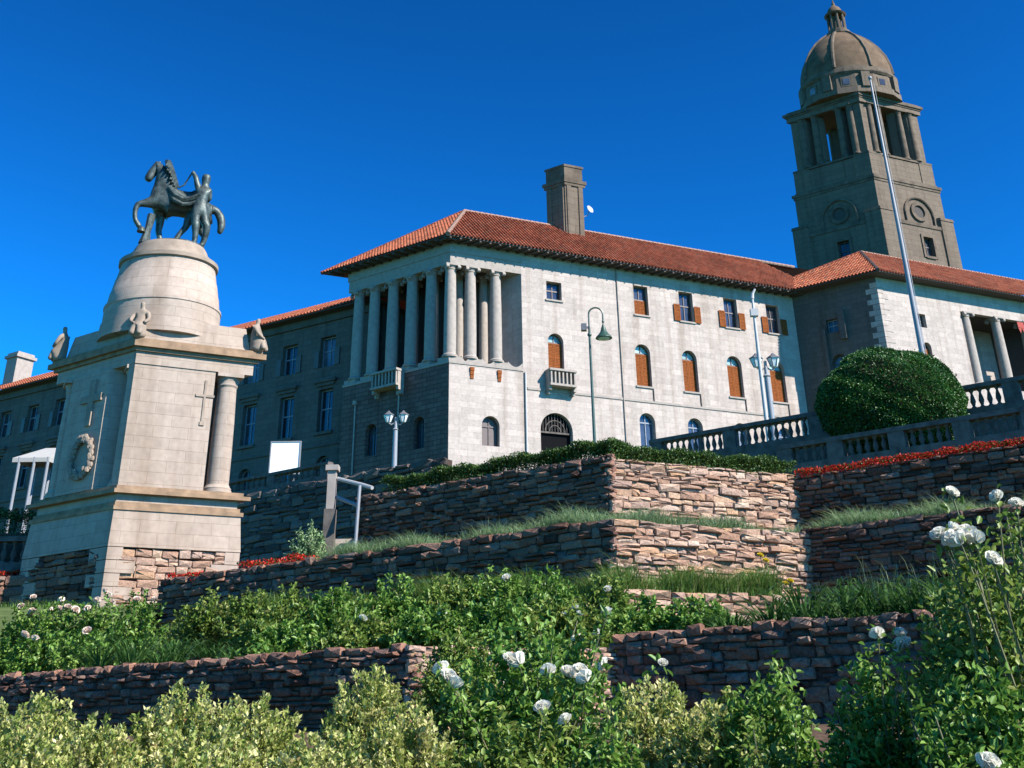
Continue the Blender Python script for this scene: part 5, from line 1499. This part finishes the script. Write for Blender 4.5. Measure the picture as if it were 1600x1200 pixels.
# --- strap-leaved clumps
def strap_clump(label, c, h, n, group, wide=.035):
    root = thing('strap_leaf_plant', c, label, 'plant', group)
    t = rng.uniform(0, 2 * np.pi, n); reach = h * rng.uniform(.35, 1.05, n)
    base = np.array(c)[None] + np.stack([np.cos(t) * .08, np.sin(t) * .08, np.zeros(n)], 1) + rng.normal(size=(n, 3)) * [.05, .05, 0]
    lean = np.stack([np.cos(t) * reach, np.sin(t) * reach, np.zeros(n)], 1)
    me = blade_mesh('leaves', base, lean, h * rng.uniform(.9, 1.5, n), wide * rng.uniform(.7, 1.2, n), M['strap'], c, rng.uniform(0, 1, n), 6, .62)
    o = link('leaves', me, root, c); o['kind'] = 'stuff'
for i, (x, y, zt_) in enumerate([(-6.5, 19.6, 3.4), (-5.9, 19.3, 3.5), (-5.2, 19.0, 3.45), (-4.6, 18.8, 3.3), (-5.2, 18.4, 3.15), (-4.1, 18.2, 3.15)]):
    strap_clump('arching strap-leaved clump above the lower left wall, %s along it' % ORD[i], (x, y, 2.64), (zt_ - 2.64) * 1.1, 90, 'strap-leaved plants at lower left')
for i, (x, y, zt_) in enumerate([(3.23, 16.0, 3.56), (3.58, 15.6, 3.70), (3.98, 15.2, 3.71), (4.33, 14.8, 3.64), (4.58, 14.4, 3.52), (3.64, 15.0, 3.32), (4.07, 14.6, 3.31), (2.76, 16.3, 3.40), (4.9, 14.1, 3.6)]):
    strap_clump('arching strap-leaved clump above the lower right wall, %s from left' % ORD[{7: 0, 0: 1, 1: 2, 5: 3, 2: 4, 6: 5, 3: 6, 4: 7, 8: 8}[i]], (x, y, 2.64), (zt_ - 2.64) * 1.1, 100, 'strap-leaved plants at right')

# --- grass, hedges and red bedding along the wall tops
def strip_pts(P, u, nrm, L, n, back=(.1, .7), z=0):
    a = rng.uniform(0, L, n); b = rng.uniform(*back, n)
    q = np.array(P)[None] + np.array(u)[None] * a[:, None] - np.array(nrm)[None] * b[:, None]
    q[:, 2] = z; return q, a
def grass(name, label, P, u, nrm, L, z, n, h, m, back=(.08, .7), w=.018, lean=.85):
    q, a = strip_pts(P, u, nrm, L, n, back, z)
    t = rng.uniform(0, 2 * np.pi, n)
    pat = .75 + .35 * np.sin(a * 2.1 + z) * np.sin(a * .9 + 1.3) + rng.uniform(-.2, .2, n)
    hh = h * np.clip(pat, .35, 1.4) * rng.uniform(.4, 1.15, n)
    rc = hh * rng.uniform(.15, 1, n) * lean
    ln = np.stack([np.cos(t) * rc, np.sin(t) * rc, np.zeros(n)], 1) + np.array(nrm)[None] * (rc * .35)[:, None]
    org = (P[0], P[1], z)
    me = blade_mesh(name, q, ln, hh, w * rng.uniform(.6, 1.3, n), m, org, rng.uniform(0, 1, n), 3, .35)
    o = link(name, me, None, org); tag(o, label, 'grass', None, 'stuff'); return o
grass('grass', 'strip of green grass under the middle dark wall', WB + uL * 12, uF, nL, 12, 3.95, 18000, .85, M['blade'], (-.1, .8))
grass('grass', 'green grass strip above the low pinkish kerb', WB, uR, nR, 3.3, 3.95, 6000, .8, M['blade'], (.0, .8))
grass('grass', 'grass growing in front of the low pinkish kerb', WB + nR * .9, uR, nR, 3.6, 3.3, 2400, .45, M['blade'], (0, .8))
grass('grass', 'pale grass strip between the two dark upper walls', WC + uL * 8.4, uF, nL, 8.4, 5.52, 13000, .66, M['blade_pale'], (.1, .9))
grass('grass', 'pale grass strip between the two sunlit pinkish walls', WC, uR, nR, 4.8, 5.52, 7000, .58, M['blade_pale'], (.1, .8))
grass('grass', 'pale grass strip on the dark wall at right', WC2, uF, nL, 5.2, 5.55, 8000, .66, M['blade_pale'], (.1, .8))
grass('dry_grass', 'tall wispy grass stems in front of the dark right wall', WC2 + nL * .3, uF, nL, 3.2, 4.2, 420, 1.25, M['blade_pale'], (0, .5), .012, .35)
grass('grass', 'rough grass around the foot of the memorial', Vector((-15.2, 31.3, 0)), Vector((1, .1, 0)), Vector((0, -1, 0)), 6, 4.95, 3500, .35, M['blade'], (0, 1.2))
grass('grass', 'green grass fringe above the lower left dark wall', WA + uL * 11, uF, nL, 9.5, 2.66, 2600, .3, M['blade'], (.2, .8))

def leaf_strip(name, label, cat, P, u, nrm, L, z, h, n, m, back=(.05, .8), Ls=.06, Ws=.04, kind=None, over=.06):
    q, a = strip_pts(P, u, nrm, L, n, back, z)
    prof = h * (.9 + .07 * np.sin(a * 3.1 + 1) + .06 * np.sin(a * 7.3))
    top = rng.uniform(0, 1, n) < .55
    q[:, 2] = z + np.where(top, prof * rng.uniform(.8, 1.08, n), prof * rng.uniform(0, 1, n))
    front = ~top
    q[front] += np.array(nrm)[None] * (rng.uniform(0, 1, front.sum())[:, None] * over)
    d = unit(n) + np.array([0, 0, .5]) + np.array(nrm)[None] * .3
    org = (P[0], P[1], z)
    root = thing(name, org, label, cat) if kind is None else None
    me = leaf_mesh('foliage', q, d, unit(n) * .7 + np.array([0, 0, 1.]), Ls * rng.uniform(.6, 1.2, n), Ws * rng.uniform(.7, 1.2, n), m, org, rng.uniform(0, 1, n), simple=True)
    if root:
        o = link('foliage', me, root, org); o['kind'] = 'stuff'
        mb = MB(); 
        for k in range(int(L / .5)):
            p = Vector(P) + Vector(u) * (k * .5 + .25) - Vector(nrm) * (.4); mb.tube([(p.x, p.y, z - .1), (p.x, p.y, z + h * .6)], .015, 5)
        mb.build('stems', M['stem'], root)
        return root
    o = link(name, me, None, org); tag(o, label, cat, None, kind); return o
leaf_strip('hedge', 'low clipped hedge along the top of the upper dark wall', 'hedge', WD + uL * 7.2, uF, nL, 7.3, 7.4, .6, 32000, M['leaf_hedge'])
leaf_strip('hedge', 'low bright green hedge on top of the sunlit pinkish wall', 'hedge', WD, uR, nR, 5.3, 7.38, .5, 24000, M['leaf_hedge'], (.02, 1.1))
leaf_strip('red_flowers', 'band of red bedding flowers along the upper right wall', 'flowers', WD2, uF, nL, 8.4, 7.36, .24, 9000, M['red_flower'], (-.05, .5), .06, .05, 'stuff')
leaf_strip('red_flowers', 'patch of red flowers beside the garden handrail', 'flowers', WC + uL * 11.2, uF, nL, 2.2, 5.5, .34, 1700, M['red_flower'], (.05, .9), .07, .06, 'stuff')
leaf_strip('red_flowers', 'patch of red flowers beside the memorial base', 'flowers', WC + uL * 13.9, uF, nL, 1.6, 5.5, .26, 900, M['red_flower'], (.0, .6), .07, .06, 'stuff')
leaf_strip('red_flowers', 'red flowers at the far left edge beside the memorial', 'flowers', Vector((-17.6, 38.4, 0)), Vector((1, 0, 0)), Vector((0, -1, 0)), 2.1, 6.55, .22, 900, M['red_flower'], (0, .4), .08, .07, 'stuff')
# far-left terrace edge: dark wall, hedge and balustrade beyond the memorial
rubble_wall('terrace_wall', 'dark rubble wall at the far left edge under red flowers', Vector((-20.5, 38.3, 0)), 90, 180, 5.2, 4.9, 6.6, seed=33, group=SH, hr=(.2, .34), wr=(.35, .8))
balustrade('small balustrade at the far left between hedge and red flowers', Vector((-21, 39.4, 0)), 90, 5.6, 7.0, 7.95, M['balus'], bay=2.6, step=.3, drop=2.2)
leaf_strip('hedge', 'rounded green hedge at the far left behind the memorial', 'hedge', Vector((-22.5, 41.2, 0)), Vector((1, 0, 0)), Vector((0, -1, 0)), 6.6, 8.2, 1.0, 9000, M['leaf_hedge'], (0, 1.2), .09, .06)
mb = MB(); mb.prism([(-30, 40.8), (-15.6, 40.8), (-15.6, 47), (-30, 47)], 4.9, 8.3, True); struct(mb.build('left_terrace_ground', M['soil']))
# yellow flowers against the sunlit wall
root = thing('yellow_flower', (WC2.x - .9, WC2.y - 1.0, 4.2), 'thin stems with small yellow blooms before the sunlit wall', 'flower')
YB = petal_blossom('yellow_blossom', M['petal_yellow'], 9, 1.0)
mb = MB()
for dx, z in ((-.35, 5.05), (-.25, 4.95), (.1, 4.5), (.2, 4.55)):
    p = Vector((WC2.x - .9 + dx, WC2.y - 1.0, 4.2)); mb.tube([p, p + Vector((.03, 0, (z - 4.2) * .6)), Vector((p.x, p.y, z))], .008, 5)
    link('blossom', YB, root, (p.x, p.y, z), (.3, .2, 0), (1.3,) * 3)
mb.build('stems', M['stem'], root)

# --- round clipped bush
tc_ = (13.15, 40.3, 9.4)
root = thing('topiary_bush', tc_, 'large dark green bush clipped into a smooth dome at right', 'topiary')
n = 95000
v = unit(n)
rr = 1 - np.abs(rng.normal(0, .03, n))
lump = 1 + .03 * np.sin(v[:, 0] * 6 + v[:, 2] * 4) + .02 * np.sin(v[:, 1] * 11 + v[:, 0] * 9) + .015 * np.sin(v[:, 2] * 17 + v[:, 0] * 13) + np.where(rng.uniform(0, 1, n) < .02, rng.uniform(0, .06, n), 0)
sz = np.where(v[:, 2] > 0, 2.0, 1.7)
p = np.stack([13.15 + v[:, 0] * 2.52 * rr * lump, 40.3 + v[:, 1] * 2.0 * rr * lump, 11.95 + v[:, 2] * sz * rr * lump], 1)
me = leaf_mesh('foliage', p, v + unit(n) * .9, v + unit(n) * .5, .075 * rng.uniform(.6, 1.3, n), .05 * rng.uniform(.7, 1.2, n), M['leaf_topiary'], tc_, np.clip(.45 + .25 * np.sin(v[:, 0] * 5 + 1) * np.sin(v[:, 2] * 6 + v[:, 1] * 3) + rng.normal(0, .22, n), 0, 1), simple=True)
o = link('foliage', me, root, tc_); o['kind'] = 'stuff'
mb = MB(); mb.ball((13.15, 40.3, 11.95), 2.35, 1.78, 1.65, 24, 14); mb.build('inner_twigs', M['mortar'], root, smooth=True)
mb = MB(); mb.tube([(13.2, 40.3, 9.0), (13.2, 40.3, 10.2), (13.2, 40.3, 11.5)], [.2, .15, .12], 8); mb.build('trunk', M['stem'], root)
